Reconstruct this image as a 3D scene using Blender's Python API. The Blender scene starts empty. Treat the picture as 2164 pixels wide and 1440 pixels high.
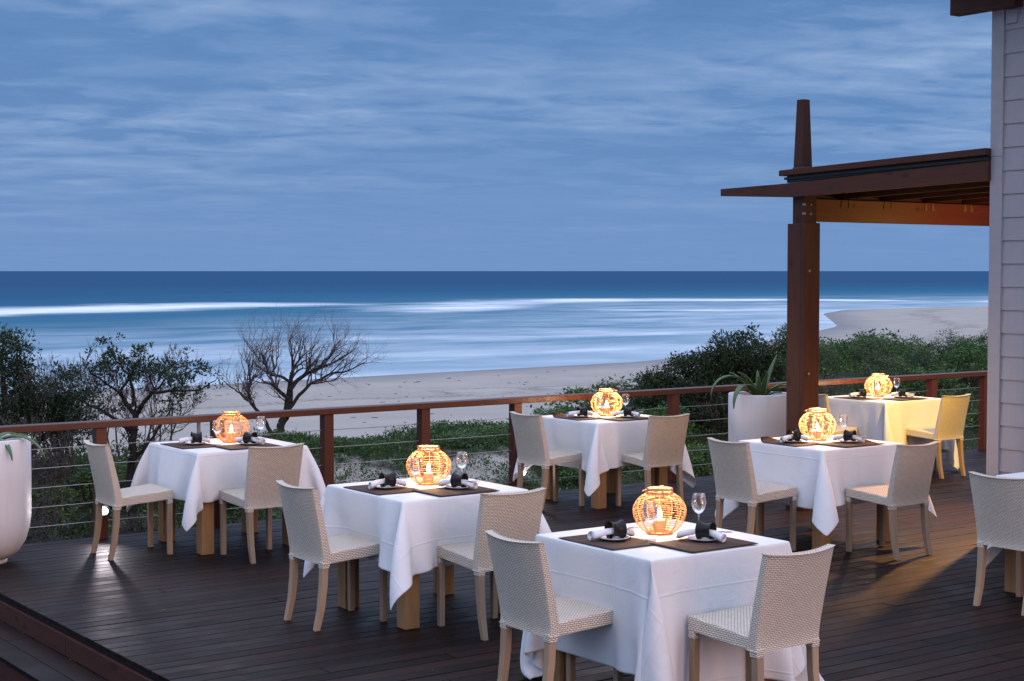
import bpy, math, random
import numpy as np
from mathutils import Vector, Matrix

# ------------------------------------------------------------------ camera, sky, sun, exposure
S = bpy.context.scene
COL = S.collection
R = math.radians
ANG = R(35.4)                       # the deck is turned against the line of sight
CA, SA = math.cos(ANG), math.sin(ANG)
cd = bpy.data.cameras.new('camera'); cam = bpy.data.objects.new('camera', cd); COL.objects.link(cam)
cd.sensor_width = 36; cd.lens = 3376/2164*36; cd.clip_start = .1; cd.clip_end = 200000
cam.location = (0, 0, 2.1); cam.rotation_euler = (R(90)-math.atan(147/3376), 0, 0)
S.camera = cam
S.render.engine = 'CYCLES'
S.view_settings.view_transform = 'Standard'; S.view_settings.look = 'None'
S.view_settings.exposure = 0; S.view_settings.gamma = 1
S.cycles.use_denoising = True
S.cycles.sample_clamp_indirect = 4
S.cycles.max_bounces = 8
S.cycles.transparent_max_bounces = 16
S.cycles.caustics_refractive = False; S.cycles.caustics_reflective = False

SUN_EL = R(13); SUN_DIR = Vector((SA*math.cos(SUN_EL), -CA*math.cos(SUN_EL), math.sin(SUN_EL)))   # towards the afterglow
sl = bpy.data.lights.new('sun', 'SUN'); sl.energy = 1.15; sl.angle = R(35); sl.color = (1, .55, .36)
so = bpy.data.objects.new('sun', sl); COL.objects.link(so)
so.rotation_euler = (-SUN_DIR).to_track_quat('-Z', 'Y').to_euler()

class NT:
    """small node-tree writer"""
    def __init__(s, tree): s.t = tree; tree.nodes.clear()
    def n(s, typ, ins=None, **kw):
        nd = s.t.nodes.new(typ)
        for k, v in kw.items(): setattr(nd, k, v)
        for k, v in (ins or {}).items():
            if isinstance(v, bpy.types.NodeSocket): s.t.links.new(v, nd.inputs[k])
            else: nd.inputs[k].default_value = v
        return nd
    def math(s, op, a, b=0., c=0.):
        return s.n('ShaderNodeMath', {0: a, 1: b, 2: c}, operation=op).outputs[0]
    def ramp(s, fac, stops, interp='LINEAR'):
        r = s.n('ShaderNodeValToRGB', {0: fac}); cr = r.color_ramp; cr.interpolation = interp
        while len(cr.elements) > 1: cr.elements.remove(cr.elements[-1])
        cr.elements[0].position = stops[0][0]; cr.elements[0].color = (*stops[0][1], 1)
        for p, c in stops[1:]:
            e = cr.elements.new(p); e.color = (*c, 1)
        return r.outputs[0]
    def mix(s, f, a, b, blend='MIX'):
        m = s.n('ShaderNodeMix', data_type='RGBA', blend_type=blend)
        for k, v in ((0, f), (6, a), (7, b)):
            if isinstance(v, bpy.types.NodeSocket): s.t.links.new(v, m.inputs[k])
            else: m.inputs[k].default_value = (*v, 1) if isinstance(v, tuple) and len(v) == 3 else v
        return m.outputs[2]
    def noise(s, vec, scale, detail=4, rough=.5, dist=0.):
        return s.n('ShaderNodeTexNoise', {'Vector': vec, 'Scale': scale, 'Detail': detail, 'Roughness': rough, 'Distortion': dist}).outputs[0]
    def mapping(s, vec, scale=(1, 1, 1), rot=(0, 0, 0), loc=(0, 0, 0)):
        return s.n('ShaderNodeMapping', {'Vector': vec, 'Scale': scale, 'Rotation': rot, 'Location': loc}).outputs[0]
    def mr(s, v, a, b, c, d):
        return s.n('ShaderNodeMapRange', {0: v, 1: a, 2: b, 3: c, 4: d}).outputs[0]

W = bpy.data.worlds.new('World'); S.world = W; W.use_nodes = True
w = NT(W.node_tree)
tc = w.n('ShaderNodeTexCoord').outputs['Generated']
sx = w.n('ShaderNodeSeparateXYZ', {0: tc}); dz = w.math('MAXIMUM', sx.outputs[2], 0.)
base = w.ramp(dz, [(0, (.152, .298, .570)), (.035, (.132, .278, .560)), (.08, (.110, .248, .525)), (.165, (.102, .230, .490)), (.30, (.40, .55, .86)), (.6, (1.15, 1.31, 1.80)), (1, (1.32, 1.46, 2.0))])
den = w.math('ADD', dz, .07)
px = w.math('DIVIDE', sx.outputs[0], den); py = w.math('DIVIDE', sx.outputs[1], den)
pv = w.n('ShaderNodeCombineXYZ', {0: px, 1: py}).outputs[0]
pv = w.mapping(pv, scale=(1, 1.0, 1), rot=(0, 0, R(-9)))
n1 = w.noise(w.mapping(pv, scale=(.8, 1, 1)), 3.6, 6, .54, .45); n2 = w.noise(w.mapping(pv, scale=(.7, 1, 1), loc=(3.7, 8.1, 0)), 1.1, 3, .5, .3)
n3 = w.noise(w.mapping(pv, scale=(1, 1.4, 1)), 13., 5, .6, .8)
cl = w.math('ADD', w.math('MULTIPLY', n1, .62), w.math('ADD', w.math('MULTIPLY', n2, .55), w.math('MULTIPLY', n3, .12)))   # about .7 on average
amt = w.mr(dz, .02, .085, .12, 1.)
n4 = w.noise(w.mapping(pv, scale=(.55, .8, 1), loc=(1.3, 2.2, 0)), .8, 3, .5, .5)
light = w.math('MULTIPLY', w.math('MULTIPLY', w.mr(cl, .58, .86, 0, 1), w.mr(n4, .36, .62, .22, 1.15)), amt)
dark = w.math('MULTIPLY', w.mr(cl, .63, .46, 0, 1), amt)
skyc = w.mix(w.math('MULTIPLY', light, .74), base, (.355, .49, .75))
skyc = w.mix(w.math('MULTIPLY', dark, .36), skyc, w.mix(1., base, (.62, .70, .80), 'MULTIPLY'))
nish = w.n('ShaderNodeTexSky', sky_type='NISHITA', sun_disc=False, sun_elevation=R(3), sun_rotation=math.atan2(SUN_DIR.x, SUN_DIR.y)).outputs[0]
skyc = w.mix(.012, skyc, nish, 'ADD')
bg = w.n('ShaderNodeBackground', {0: skyc, 1: 1.})
w.n('ShaderNodeOutputWorld', {0: bg.outputs[0]})

# ------------------------------------------------------------------ helpers
def D(a, b, z=0.):                  # deck coordinates (along the railing, towards the sea) -> world
    return Vector((a*CA-b*SA, a*SA+b*CA, z))
def D2(a, b): return a*CA-b*SA, a*SA+b*CA
def sst(x, e0, e1):
    t = np.clip((np.asarray(x, float)-e0)/(e1-e0), 0, 1); return t*t*(3-2*t)

class MB:
    """collects shapes into one mesh; every face carries UVs in metres (u along the grain)"""
    def __init__(s): s.v = []; s.f = []; s.uv = []; s.sm = []
    def add(s, vs, fs, uvs=None, smooth=False):
        o = len(s.v); s.v += [tuple(map(float, p)) for p in vs]
        for i, f in enumerate(fs):
            s.f.append(tuple(o+k for k in f)); s.sm.append(smooth)
            s.uv += [tuple(map(float, q)) for q in uvs[i]] if uvs is not None else [(0., 0.)]*len(f)
    def hexa(s, c, grain=2):
        """c: 8 corners (x low/high, y, z order: 000 100 110 010 001 101 111 011)"""
        c = [Vector(p) for p in c]; o = random.random()*7
        fs = [(0, 3, 2, 1), (4, 5, 6, 7), (0, 1, 5, 4), (1, 2, 6, 5), (2, 3, 7, 6), (3, 0, 4, 7)]
        ax = [(c[1]-c[0]).normalized(), (c[3]-c[0]).normalized(), (c[4]-c[0]).normalized()]
        g = ax[grain]; uvs = []
        for k, f in enumerate(fs):
            nrm = 2 if k < 2 else (1 if k in (2, 4) else 0)
            ot = [i for i in range(3) if i not in (nrm, grain)]
            t = ax[ot[0]]
            if nrm == grain: t = ax[(grain+1) % 3]; g2 = ax[(grain+2) % 3]
            else: g2 = g
            uvs.append([((c[i]-c[0]).dot(g2)+o, (c[i]-c[0]).dot(t)+o*.37+k*.21) for i in f])
        s.add(c, fs, uvs)
    def box(s, lo, hi, grain=None, M=None):
        (x0, y0, z0), (x1, y1, z1) = lo, hi
        if grain is None:
            d = (x1-x0, y1-y0, z1-z0); grain = d.index(max(d))
        c = [(x0, y0, z0), (x1, y0, z0), (x1, y1, z0), (x0, y1, z0), (x0, y0, z1), (x1, y0, z1), (x1, y1, z1), (x0, y1, z1)]
        if M is not None: c = [M @ Vector(p) for p in c]
        s.hexa(c, grain)
    def tube(s, path, rad, n=8, cap=True, smooth=True, flat=1.):
        P = [Vector(p) for p in path]; m = len(P)
        rad = [rad]*m if isinstance(rad, (int, float)) else list(rad)
        vs = []; L = 0.; ls = []
        t0 = (P[1]-P[0]).normalized(); up = Vector((0, 0, 1)) if abs(t0.z) < .9 else Vector((1, 0, 0))
        nx = t0.cross(up).normalized()
        for i in range(m):
            t = (P[min(i+1, m-1)]-P[max(i-1, 0)]).normalized()
            nx = (nx-t*nx.dot(t)); nx = nx.normalized() if nx.length > 1e-6 else t.orthogonal().normalized()
            ny = t.cross(nx)
            if i: L += (P[i]-P[i-1]).length
            ls.append(L)
            for k in range(n):
                q = 2*math.pi*k/n
                vs.append(P[i]+nx*(rad[i]*math.cos(q))+ny*(rad[i]*flat*math.sin(q)))
        fs = []; uvs = []
        for i in range(m-1):
            for k in range(n):
                k2 = (k+1) % n
                fs.append((i*n+k, i*n+k2, (i+1)*n+k2, (i+1)*n+k))
                c = 2*math.pi*rad[i]/n
                uvs.append([(ls[i], k*c), (ls[i], (k+1)*c), (ls[i+1], (k+1)*c), (ls[i+1], k*c)])
        s.add(vs, fs, uvs, smooth)
        if cap:
            s.add(vs[:n], [tuple(reversed(range(n)))], None, False); s.add(vs[-n:], [tuple(range(n))], None, False)
    def ring(s, R_, z, r, n=32, m=4, wob=0., cx=0., cy=0.):
        vs = []; fs = []
        ph = random.random()*6
        for i in range(n):
            q = 2*math.pi*i/n; rr = R_+wob*math.sin(q*7+ph)
            for k in range(m):
                w_ = 2*math.pi*k/m
                vs.append((cx+(rr+r*math.cos(w_))*math.cos(q), cy+(rr+r*math.cos(w_))*math.sin(q), z+r*math.sin(w_)+wob*.6*math.sin(q*3+ph)))
        for i in range(n):
            for k in range(m):
                fs.append((i*m+k, ((i+1) % n)*m+k, ((i+1) % n)*m+(k+1) % m, i*m+(k+1) % m))
        s.add(vs, fs, None, True)
    def lathe(s, prof, n=32, smooth=True):
        vs = []; fs = []; uvs = []
        for (r, z) in prof:
            for k in range(n):
                q = 2*math.pi*k/n; vs.append((r*math.cos(q), r*math.sin(q), z))
        L = 0
        for i in range(len(prof)-1):
            dl = math.dist(prof[i], prof[i+1])
            for k in range(n):
                k2 = (k+1) % n; fs.append((i*n+k, i*n+k2, (i+1)*n+k2, (i+1)*n+k))
                c = 2*math.pi*max(prof[i][0], .01)/n
                uvs.append([(k*c, L), (k*c+c, L), (k*c+c, L+dl), (k*c, L+dl)])
            L += dl
        s.add(vs, fs, uvs, smooth)
    def sheet(s, P, smooth=True, flip=False, uv=None):
        n, m = len(P), len(P[0]); vs = [p for row in P for p in row]; fs = []; uvs = []
        for i in range(n-1):
            for j in range(m-1):
                q = [(i, j), (i+1, j), (i+1, j+1), (i, j+1)]
                if flip: q.reverse()
                fs.append(tuple(a*m+b for a, b in q))
                uvs.append([uv(a, b) if uv else (a*.02, b*.02) for a, b in q])
        s.add(vs, fs, uvs, smooth)
    def build(s, name, mat, parent=None, bevel=0., sub=0, solid=0., weld=False):
        me = bpy.data.meshes.new(name); me.from_pydata(s.v, [], s.f)
        uvl = me.uv_layers.new(name='UVMap'); uvl.data.foreach_set('uv', [c for q in s.uv for c in q])
        me.polygons.foreach_set('use_smooth', s.sm)
        return link(name, me, mat, parent, bevel, sub, solid, weld)

def link(name, me, mat, parent=None, bevel=0., sub=0, solid=0., weld=False):
    me.materials.append(mat); me.update()
    o = bpy.data.objects.new(name, me); COL.objects.link(o)
    if parent: o.parent = parent
    if weld: md = o.modifiers.new('weld', 'WELD'); md.merge_threshold = .0008
    if solid: md = o.modifiers.new('solid', 'SOLIDIFY'); md.thickness = solid; md.offset = 0
    if bevel:
        md = o.modifiers.new('bevel', 'BEVEL'); md.width = bevel; md.segments = 2; md.limit_method = 'ANGLE'; md.angle_limit = R(40)
    if sub: md = o.modifiers.new('sub', 'SUBSURF'); md.levels = sub; md.render_levels = sub
    return o
def npmesh(name, V, Fq, mat, parent=None, smooth=False):
    """big mesh from numpy arrays; Fq is an (n, 3 or 4) index array"""
    me = bpy.data.meshes.new(name); V = np.asarray(V, np.float32); Fq = np.asarray(Fq, np.int32); k = Fq.shape[1]
    me.vertices.add(len(V)); me.vertices.foreach_set('co', V.ravel())
    me.loops.add(Fq.size); me.loops.foreach_set('vertex_index', Fq.ravel())
    me.polygons.add(len(Fq)); me.polygons.foreach_set('loop_start', np.arange(0, Fq.size, k, dtype=np.int32))
    me.polygons.foreach_set('use_smooth', np.full(len(Fq), smooth)); me.update(calc_edges=True)
    return link(name, me, mat, parent)
def empty(name, loc=(0, 0, 0), rz=0.):
    o = bpy.data.objects.new(name, None); COL.objects.link(o); o.location = loc; o.rotation_euler = (0, 0, rz); o.empty_display_size = .1
    return o
def tag(o, label=None, cat=None, group=None, kind=None):
    if label: o['label'] = label
    if cat: o['category'] = cat
    if group: o['group'] = group
    if kind: o['kind'] = kind
    return o
def dup(o, parent=None):            # a thing with copies of its parts and sub-parts
    kids = list(o.children)
    c = o.copy(); COL.objects.link(c); c.parent = parent
    for k in kids: dup(k, c)
    return c

# ------------------------------------------------------------------ materials
def mat(name):
    m = bpy.data.materials.new(name); m.use_nodes = True
    return m, NT(m.node_tree)
def out(t, sh, disp=None):
    t.n('ShaderNodeOutputMaterial', {0: sh})
def prin(t, col, rough=.5, spec=.5, normal=None, **kw):
    ins = {'Base Color': (*col, 1) if isinstance(col, tuple) else col, 'Roughness': rough, 'Specular IOR Level': spec}
    if normal is not None: ins['Normal'] = normal
    ins.update(kw)
    return t.n('ShaderNodeBsdfPrincipled', ins).outputs[0]
def bump(t, h, strength=.3, dist=.005):
    return t.n('ShaderNodeBump', {'Height': h, 'Strength': strength, 'Distance': dist}).outputs[0]
def simple(name, col, rough=.5, spec=.5, vary=.0, scale=6., **kw):
    m, t = mat(name)
    c = col
    if vary:
        o = t.n('ShaderNodeTexCoord').outputs['Object']
        f = t.noise(o, scale, 5, .6)
        c = t.mix(f, tuple(x*(1-vary) for x in col), tuple(min(1, x*(1+vary)) for x in col))
    out(t, prin(t, c, rough, spec, **kw)); return m
def wood(name, c1, c2, rough=.6, spec=.3, stretch=40., knots=.0, bstr=.25):
    m, t = mat(name)
    uv = t.n('ShaderNodeTexCoord').outputs['UV']
    g = t.noise(t.mapping(uv, scale=(3, stretch*2.2, 1)), 2.2, 6, .65, .6)
    g2 = t.noise(t.mapping(uv, scale=(1.2, 9, 1)), 1.5, 3, .5, .8)
    f = t.math('ADD', t.math('MULTIPLY', g, .6), t.math('MULTIPLY', g2, .45))
    c = t.ramp(f, [(.25, c1), (.75, c2)])
    if knots:
        vo = t.n('ShaderNodeTexVoronoi', {'Vector': t.mapping(uv, scale=(3.2, 7, 1)), 'Scale': 1.}).outputs[0]
        k = t.mr(vo, .06, .2, 1, 0)
        c = t.mix(t.math('MULTIPLY', k, knots), c, tuple(x*.35 for x in c1))
    rnd = t.n('ShaderNodeObjectInfo').outputs['Random']
    c = t.mix(1., c, t.ramp(rnd, [(0, (.82, .80, .78)), (1, (1.12, 1.08, 1.04))]), 'MULTIPLY')
    out(t, prin(t, c, rough, spec, bump(t, g, bstr, .003))); return m

def weave_mat():
    m, t = mat('woven_cord')
    uv = t.n('ShaderNodeTexCoord').outputs['UV']
    br = t.n('ShaderNodeTexBrick', {'Vector': uv, 'Color1': (.92, .82, .69, 1), 'Color2': (.83, .725, .60, 1), 'Mortar': (.27, .23, .185, 1), 'Scale': 1.,
             'Mortar Size': .0021, 'Mortar Smooth': .75, 'Bias': -.1, 'Brick Width': .021, 'Row Height': .0098})
    br.offset = .5
    f = t.noise(uv, 25, 3)
    c = t.mix(.35, br.outputs[0], t.ramp(f, [(.3, (.75, .72, .68)), (.7, (1, 1, 1))]), 'MULTIPLY')
    c = t.mix(.42, br.outputs[0], c)
    c = t.mix(1., c, t.ramp(t.n('ShaderNodeObjectInfo').outputs['Random'], [(0, (.88, .87, .86)), (1, (1.06, 1.05, 1.03))]), 'MULTIPLY')
    h = t.math('SUBTRACT', 1., br.outputs[1])
    out(t, prin(t, c, .55, .35, bump(t, h, .9, .004))); return m
def cloth_mat(name, col, trans=.18):
    m, t = mat(name)
    o = t.n('ShaderNodeTexCoord'); uv = o.outputs['UV']
    n = t.noise(uv, 6., 4, .55, .4)
    wv = t.noise(t.mapping(uv, scale=(500, 500, 1)), 1., 1)
    # ironed fold lines every third of the cloth
    sp = t.n('ShaderNodeSeparateXYZ', {0: uv})
    def crease(s):
        d = t.math('ABSOLUTE', t.math('SUBTRACT', t.math('FRACT', t.math('MULTIPLY', s, 2.3)), .5))
        return t.mr(d, 0, .018, 1, 0)
    cr = t.math('MAXIMUM', crease(sp.outputs[0]), crease(sp.outputs[1]))
    h = t.math('ADD', t.math('MULTIPLY', n, .9), t.math('ADD', t.math('MULTIPLY', cr, .20), t.math('MULTIPLY', wv, .02)))
    n_f = t.noise(t.mapping(uv, rot=(0, 0, .6), scale=(9, 26, 1)), 1., 5, .6, 1.2)
    h = t.math('ADD', h, t.math('MULTIPLY', n_f, .16))
    nb = bump(t, h, .42, .02)
    p = prin(t, col, .85, .2, nb, **{'Sheen Weight': .15})
    tr = t.n('ShaderNodeBsdfTranslucent', {0: (*col, 1), 'Normal': nb}).outputs[0]
    out(t, t.n('ShaderNodeMixShader', {0: trans, 1: p, 2: tr}).outputs[0]); return m
def leaf_mat(name, c1, c2, c3=None):
    m, t = mat(name)
    r = t.n('ShaderNodeNewGeometry').outputs['Random Per Island']
    oi = t.n('ShaderNodeObjectInfo').outputs['Random']
    c = t.ramp(r, [(0, c1), (.6, c2), (.93, c3 or c2), (1, tuple(min(1, x*1.4) for x in (c3 or c2)))])
    c = t.mix(1., c, t.ramp(oi, [(0, (.72, .80, .80)), (1, (1.22, 1.12, .95))]), 'MULTIPLY')
    p = prin(t, c, .5, .35)
    tr = t.n('ShaderNodeBsdfTranslucent', {0: c}).outputs[0]
    out(t, t.n('ShaderNodeMixShader', {0: .22, 1: p, 2: tr}).outputs[0]); return m
def emit(name, col, st):
    m, t = mat(name); out(t, t.n('ShaderNodeEmission', {0: (*col, 1), 1: st}).outputs[0]); return m

M = {}
M['weave'] = weave_mat()
M['leg'] = wood('weathered_teak', (.27, .18, .115), (.42, .31, .215), .65, .25, 30)
M['timber'] = wood('pine_timber', (.22, .115, .05), (.40, .235, .105), .6, .3, 26, .5)
M['redwood'] = wood('red_stained_wood', (.055, .015, .008), (.11, .031, .014), .45, .35, 22, .4)
M['darkwood'] = wood('dark_stained_wood', (.032, .011, .008), (.082, .030, .018), .6, .25, 24, .8)
M['beamwood'] = wood('orange_lit_wood', (.13, .027, .008), (.22, .052, .014), .5, .3, 20, .9)  # the lamp's orange glow is put into this wood colour
M['cloth'] = cloth_mat('white_tablecloth', (.86, .86, .865))
M['napkin'] = cloth_mat('white_napkin', (.78, .78, .79), .1)
M['mat'] = None
m, t = mat('brown_placemat')
uv = t.n('ShaderNodeTexCoord').outputs['Object']
n = t.noise(t.mapping(uv, scale=(260, 60, 60)), 1., 2); n2 = t.noise(uv, 40, 4)
out(t, prin(t, t.mix(n, (.045, .028, .022), (.105, .068, .052)), .8, .15, bump(t, t.math('ADD', n, n2), .4, .002))); M['mat'] = m
M['ceramic'] = simple('white_ceramic', (.74, .74, .74), .15, .5)
M['horn'] = simple('black_horn', (.012, .010, .010), .3, .22, .4, 30)
M['steel'] = simple('steel', (.55, .55, .56), .25, .5, Metallic=1.)
M['wire'] = simple('steel_cable', (.42, .42, .43), .4, .5, Metallic=.7)
m, t = mat('clear_glass')
fr = t.math('ADD', t.math('MULTIPLY', t.n('ShaderNodeLayerWeight', {0: .42}).outputs[0], .75), .035)
out(t, t.n('ShaderNodeMixShader', {0: fr, 1: t.n('ShaderNodeBsdfTransparent', {0: (.97, .97, .97, 1)}).outputs[0], 2: t.n('ShaderNodeBsdfGlossy', {0: (.95, .95, .95, 1), 1: .03}).outputs[0]}).outputs[0]); M['glass'] = m
m, t = mat('rattan')
o = t.n('ShaderNodeTexCoord').outputs['Object']
f = t.noise(o, 45, 3)
c = t.mix(f, (.50, .30, .16), (.76, .52, .31))
out(t, t.n('ShaderNodeMixShader', {0: .5, 1: prin(t, c, .5, .4), 2: t.n('ShaderNodeBsdfTranslucent', {0: c}).outputs[0]}).outputs[0]); M['rattan'] = m
m, t = mat('candle_wax')
out(t, t.n('ShaderNodeMixShader', {0: .5, 1: prin(t, (.85, .72, .52), .5, .3), 2: t.n('ShaderNodeBsdfTranslucent', {0: (.95, .7, .4, 1)}).outputs[0]}).outputs[0]); M['wax'] = m
M['flame'] = emit('flame', (1, .66, .26), 22)
M['lens'] = emit('lit_lens', (1, .93, .95), 30)
M['lampglow'] = emit('lit_bulb', (1, .70, .25), 12)
m, t = mat('white_planter_paint')
o = t.n('ShaderNodeTexCoord').outputs['Object']
st = t.noise(t.mapping(o, scale=(16, 16, 1.1)), 1., 5, .6, .3); sm = t.noise(o, 14, 5, .65)
zz = t.n('ShaderNodeSeparateXYZ', {0: o}).outputs[2]
dirt = t.math('MULTIPLY', t.mr(st, .5, .75, 0, 1), t.mr(zz, .0, .9, .25, .5))
dirt = t.math('ADD', dirt, t.math('MULTIPLY', t.mr(zz, .0, .22, .6, 0), sm))
out(t, prin(t, t.mix(t.math('MULTIPLY', dirt, .45), (.66, .65, .65), (.36, .33, .29)), t.mr(sm, .3, .7, .4, .6), .35, bump(t, sm, .1, .004))); M['pot'] = m
M['soil'] = simple('potting_soil', (.03, .022, .016), .95, .1, .5, 40)
M['metal'] = simple('grey_metal', (.22, .22, .23), .45, .5, .1)
M['black'] = simple('black_flashing_gap_shade', (.012, .014, .015), .5, .3)  # roof flashing, and black for the shade below the deck boards
M['bracket'] = simple('galvanised_bracket', (.20, .13, .06), .7, .2)
m, t = mat('aloe_leaf')
uv = t.n('ShaderNodeTexCoord').outputs['UV']; f = t.noise(uv, 30, 4)
out(t, prin(t, t.mix(f, (.035, .085, .035), (.10, .17, .055)), .42, .4)); M['aloe'] = m
m, t = mat('painted_clapboard')
uv = t.n('ShaderNodeTexCoord').outputs['UV']
g = t.noise(t.mapping(uv, scale=(4, 150, 1)), 1., 5, .6, .4); st = t.math('ADD', t.math('MULTIPLY', t.noise(t.mapping(uv, scale=(14, 1.6, 1)), 1., 5, .65, .3), .7), t.math('MULTIPLY', t.noise(uv, 9., 4), .35))
out(t, prin(t, t.mix(st, (.29, .275, .29), (.38, .36, .375)), .55, .3, bump(t, g, .35, .003))); M['clap'] = m
m, t = mat('deck_boards')
uv = t.n('ShaderNodeTexCoord').outputs['UV']
isl = t.n('ShaderNodeNewGeometry').outputs['Random Per Island']
g = t.noise(t.mapping(uv, scale=(2.2, 70, 1)), 1.6, 6, .65, .5); g2 = t.noise(uv, 2.2, 5, .6, .5)
c = t.ramp(t.math('ADD', t.math('MULTIPLY', g, .5), t.math('MULTIPLY', g2, .5)), [(.3, (.0060, .0036, .0034)), (.7, (.019, .0095, .0075))])
c = t.mix(1., c, t.ramp(isl, [(0, (.50, .48, .48)), (.5, (.95, .92, .9)), (1, (1.6, 1.35, 1.22))]), 'MULTIPLY')
scr = t.mr(t.noise(t.mapping(uv, scale=(1.5, 14, 1)), 2.7, 5, .7, .9), .70, .77, 0, .45)
c = t.mix(scr, c, (.16, .14, .11))
out(t, prin(t, c, t.mr(g2, .3, .7, .42, .65), .12, bump(t, g, .25, .003))); M['deck'] = m
for k, cs in dict(A=((.026, .064, .022), (.060, .135, .038), (.12, .23, .055)), B=((.024, .050, .021), (.05, .095, .036), (.085, .13, .05)),
                  C=((.032, .066, .022), (.070, .140, .034), (.13, .21, .055)), D=((.035, .040, .026), (.062, .072, .045), (.095, .105, .068)),
                  dark=((.010, .022, .012), (.022, .046, .022), (.035, .065, .03)), ground=((.028, .060, .018), (.065, .125, .032), (.11, .19, .05)),
                  grass=((.04, .065, .025), (.085, .125, .045), (.13, .16, .07))).items():
    M['leaf'+k] = leaf_mat('leaves_'+k, *cs)
M['bark'] = simple('grey_bark', (.055, .045, .040), .9, .1, .45, 30)
M['twig'] = simple('bare_twigs', (.088, .072, .072), .9, .1, .3, 8)
M['darkbark'] = simple('dark_bark', (.026, .022, .020), .9, .1, .4, 20)

# ------------------------------------------------------------------ terrain, sea
def shore(a): return np.interp(a, [-100, 72, 110, 140, 190, 260, 334, 373, 447, 700], [150, 157, 161, 164, 195, 243, 318, 346, 352, 352])
def zg(a, b):
    a = np.asarray(a, float); b = np.asarray(b, float)
    z = np.interp(b, [11, 14.3, 15.4, 16.4, 17.3, 18.3, 19.6, 24, 40, 70, 95, 130], [-1.1, -1.05, -.85, -.5, -.21, -.14, -.34, -1.5, -4.6, -7.7, -8.5, -9.1])
    z = np.where(b > 95, np.minimum(z, -8.5-(b-95)*.05), z)
    w_ = sst(a-.95*(b-18), 13.5, 19.)
    z = z+w_*(1.45*np.exp(-((b-27)/8.)**2)+.25*np.exp(-((b-14.5)/2.5)**2))
    d = shore(a)-b
    beach = np.where(d > 0, -10+1.6*(1-np.exp(-np.maximum(d, 0)/55.)), -10+d*.03)
    near = np.clip((40-b)/20, 0, 1)
    z = np.maximum(z+.10*np.sin(a*1.7+b*.8)*np.sin(a*.6-b*1.1)*near, np.maximum(beach, -14))
    return z
def grid_mesh(name, A, B, zf, m, attrs):
    a, b = np.meshgrid(A, B, indexing='ij'); z = zf(a, b); n, k = a.shape
    V = np.stack([a*CA-b*SA, a*SA+b*CA, z], -1).reshape(-1, 3)
    i = np.arange(n*k).reshape(n, k)
    F = np.stack([i[:-1, :-1], i[1:, :-1], i[1:, 1:], i[:-1, 1:]], -1).reshape(-1, 4)
    o = npmesh(name, V, F, m, smooth=True)
    for nm, fn in attrs.items():
        at_ = o.data.attributes.new(nm, 'FLOAT', 'POINT'); at_.data.foreach_set('value', np.asarray(fn(a, b), np.float32).ravel())
    return o
def veg(a, b):
    left = (1-sst(a, 7.2, 9.5))*(1-sst(b, 17.8, 20))
    crest = .9*np.exp(-((b-17.9)/1.1)**2)*(1-sst(a, 16, 18))
    right = sst(a-.95*(b-18), 12.3, 14.6)*(1-sst(b, 45, 70))
    return np.clip(np.maximum(np.maximum(left, crest), right), 0, 1)
m, t = mat('beach_sand')
ob = t.n('ShaderNodeTexCoord').outputs['Object']
n1 = t.noise(ob, .12, 6, .6); n2 = t.noise(ob, 2.4, 5, .65); n3 = t.noise(ob, 30, 3)
c = t.ramp(n1, [(.3, (.33, .305, .27)), (.7, (.40, .375, .335))])
c = t.mix(t.mr(n2, .35, .7, .0, .35), c, (.27, .25, .22))
zz = t.n('ShaderNodeSeparateXYZ', {0: ob}).outputs[2]
wet = t.mr(t.math('ADD', zz, t.math('MULTIPLY', n1, .12)), -9.88, -9.55, 1, 0)
tide = t.math('MULTIPLY', t.mr(t.math('ABSOLUTE', t.math('ADD', zz, t.math('ADD', 9.27, t.math('MULTIPLY', t.math('SUBTRACT', n1, .5), .5)))), 0, .05, 1, 0), t.mr(n2, .42, .6, 0, .8))
c = t.mix(tide, c, (.10, .085, .07))
foot = t.noise(ob, .9, 4, .7, .4)
c = t.mix(t.mr(foot, .56, .72, 0, .35), c, (.25, .23, .20))
c = t.mix(t.math('MULTIPLY', wet, .7), c, (.17, .18, .20))
va = t.n('ShaderNodeAttribute', attribute_name='veg').outputs['Fac']
vf = t.mr(t.math('ADD', va, t.math('MULTIPLY', t.math('SUBTRACT', n2, .5), 1.1)), .3, .6, 0, 1)
c = t.mix(vf, c, t.ramp(n3, [(.3, (.012, .018, .009)), (.7, (.035, .042, .022))]))
out(t, prin(t, c, .9, .1, bump(t, t.math('ADD', t.math('MULTIPLY', n2, 1.), t.math('MULTIPLY', n3, .15)), .7, .12)))
ar = lambda *s: np.unique(np.concatenate([np.arange(x, y, d) for x, y, d in s]))
tag(grid_mesh('terrain', ar((-80, 0, 3), (0, 38, .3), (38, 120, 3), (120, 701, 8)), ar((2, 12, 2), (12, 30, .22), (30, 60, 1.5), (60, 200, 3), (200, 520, 8)), zg, m, {'veg': veg}), 'pale beach sand and dune slope below the terrace', 'terrain', kind='structure')

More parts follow.
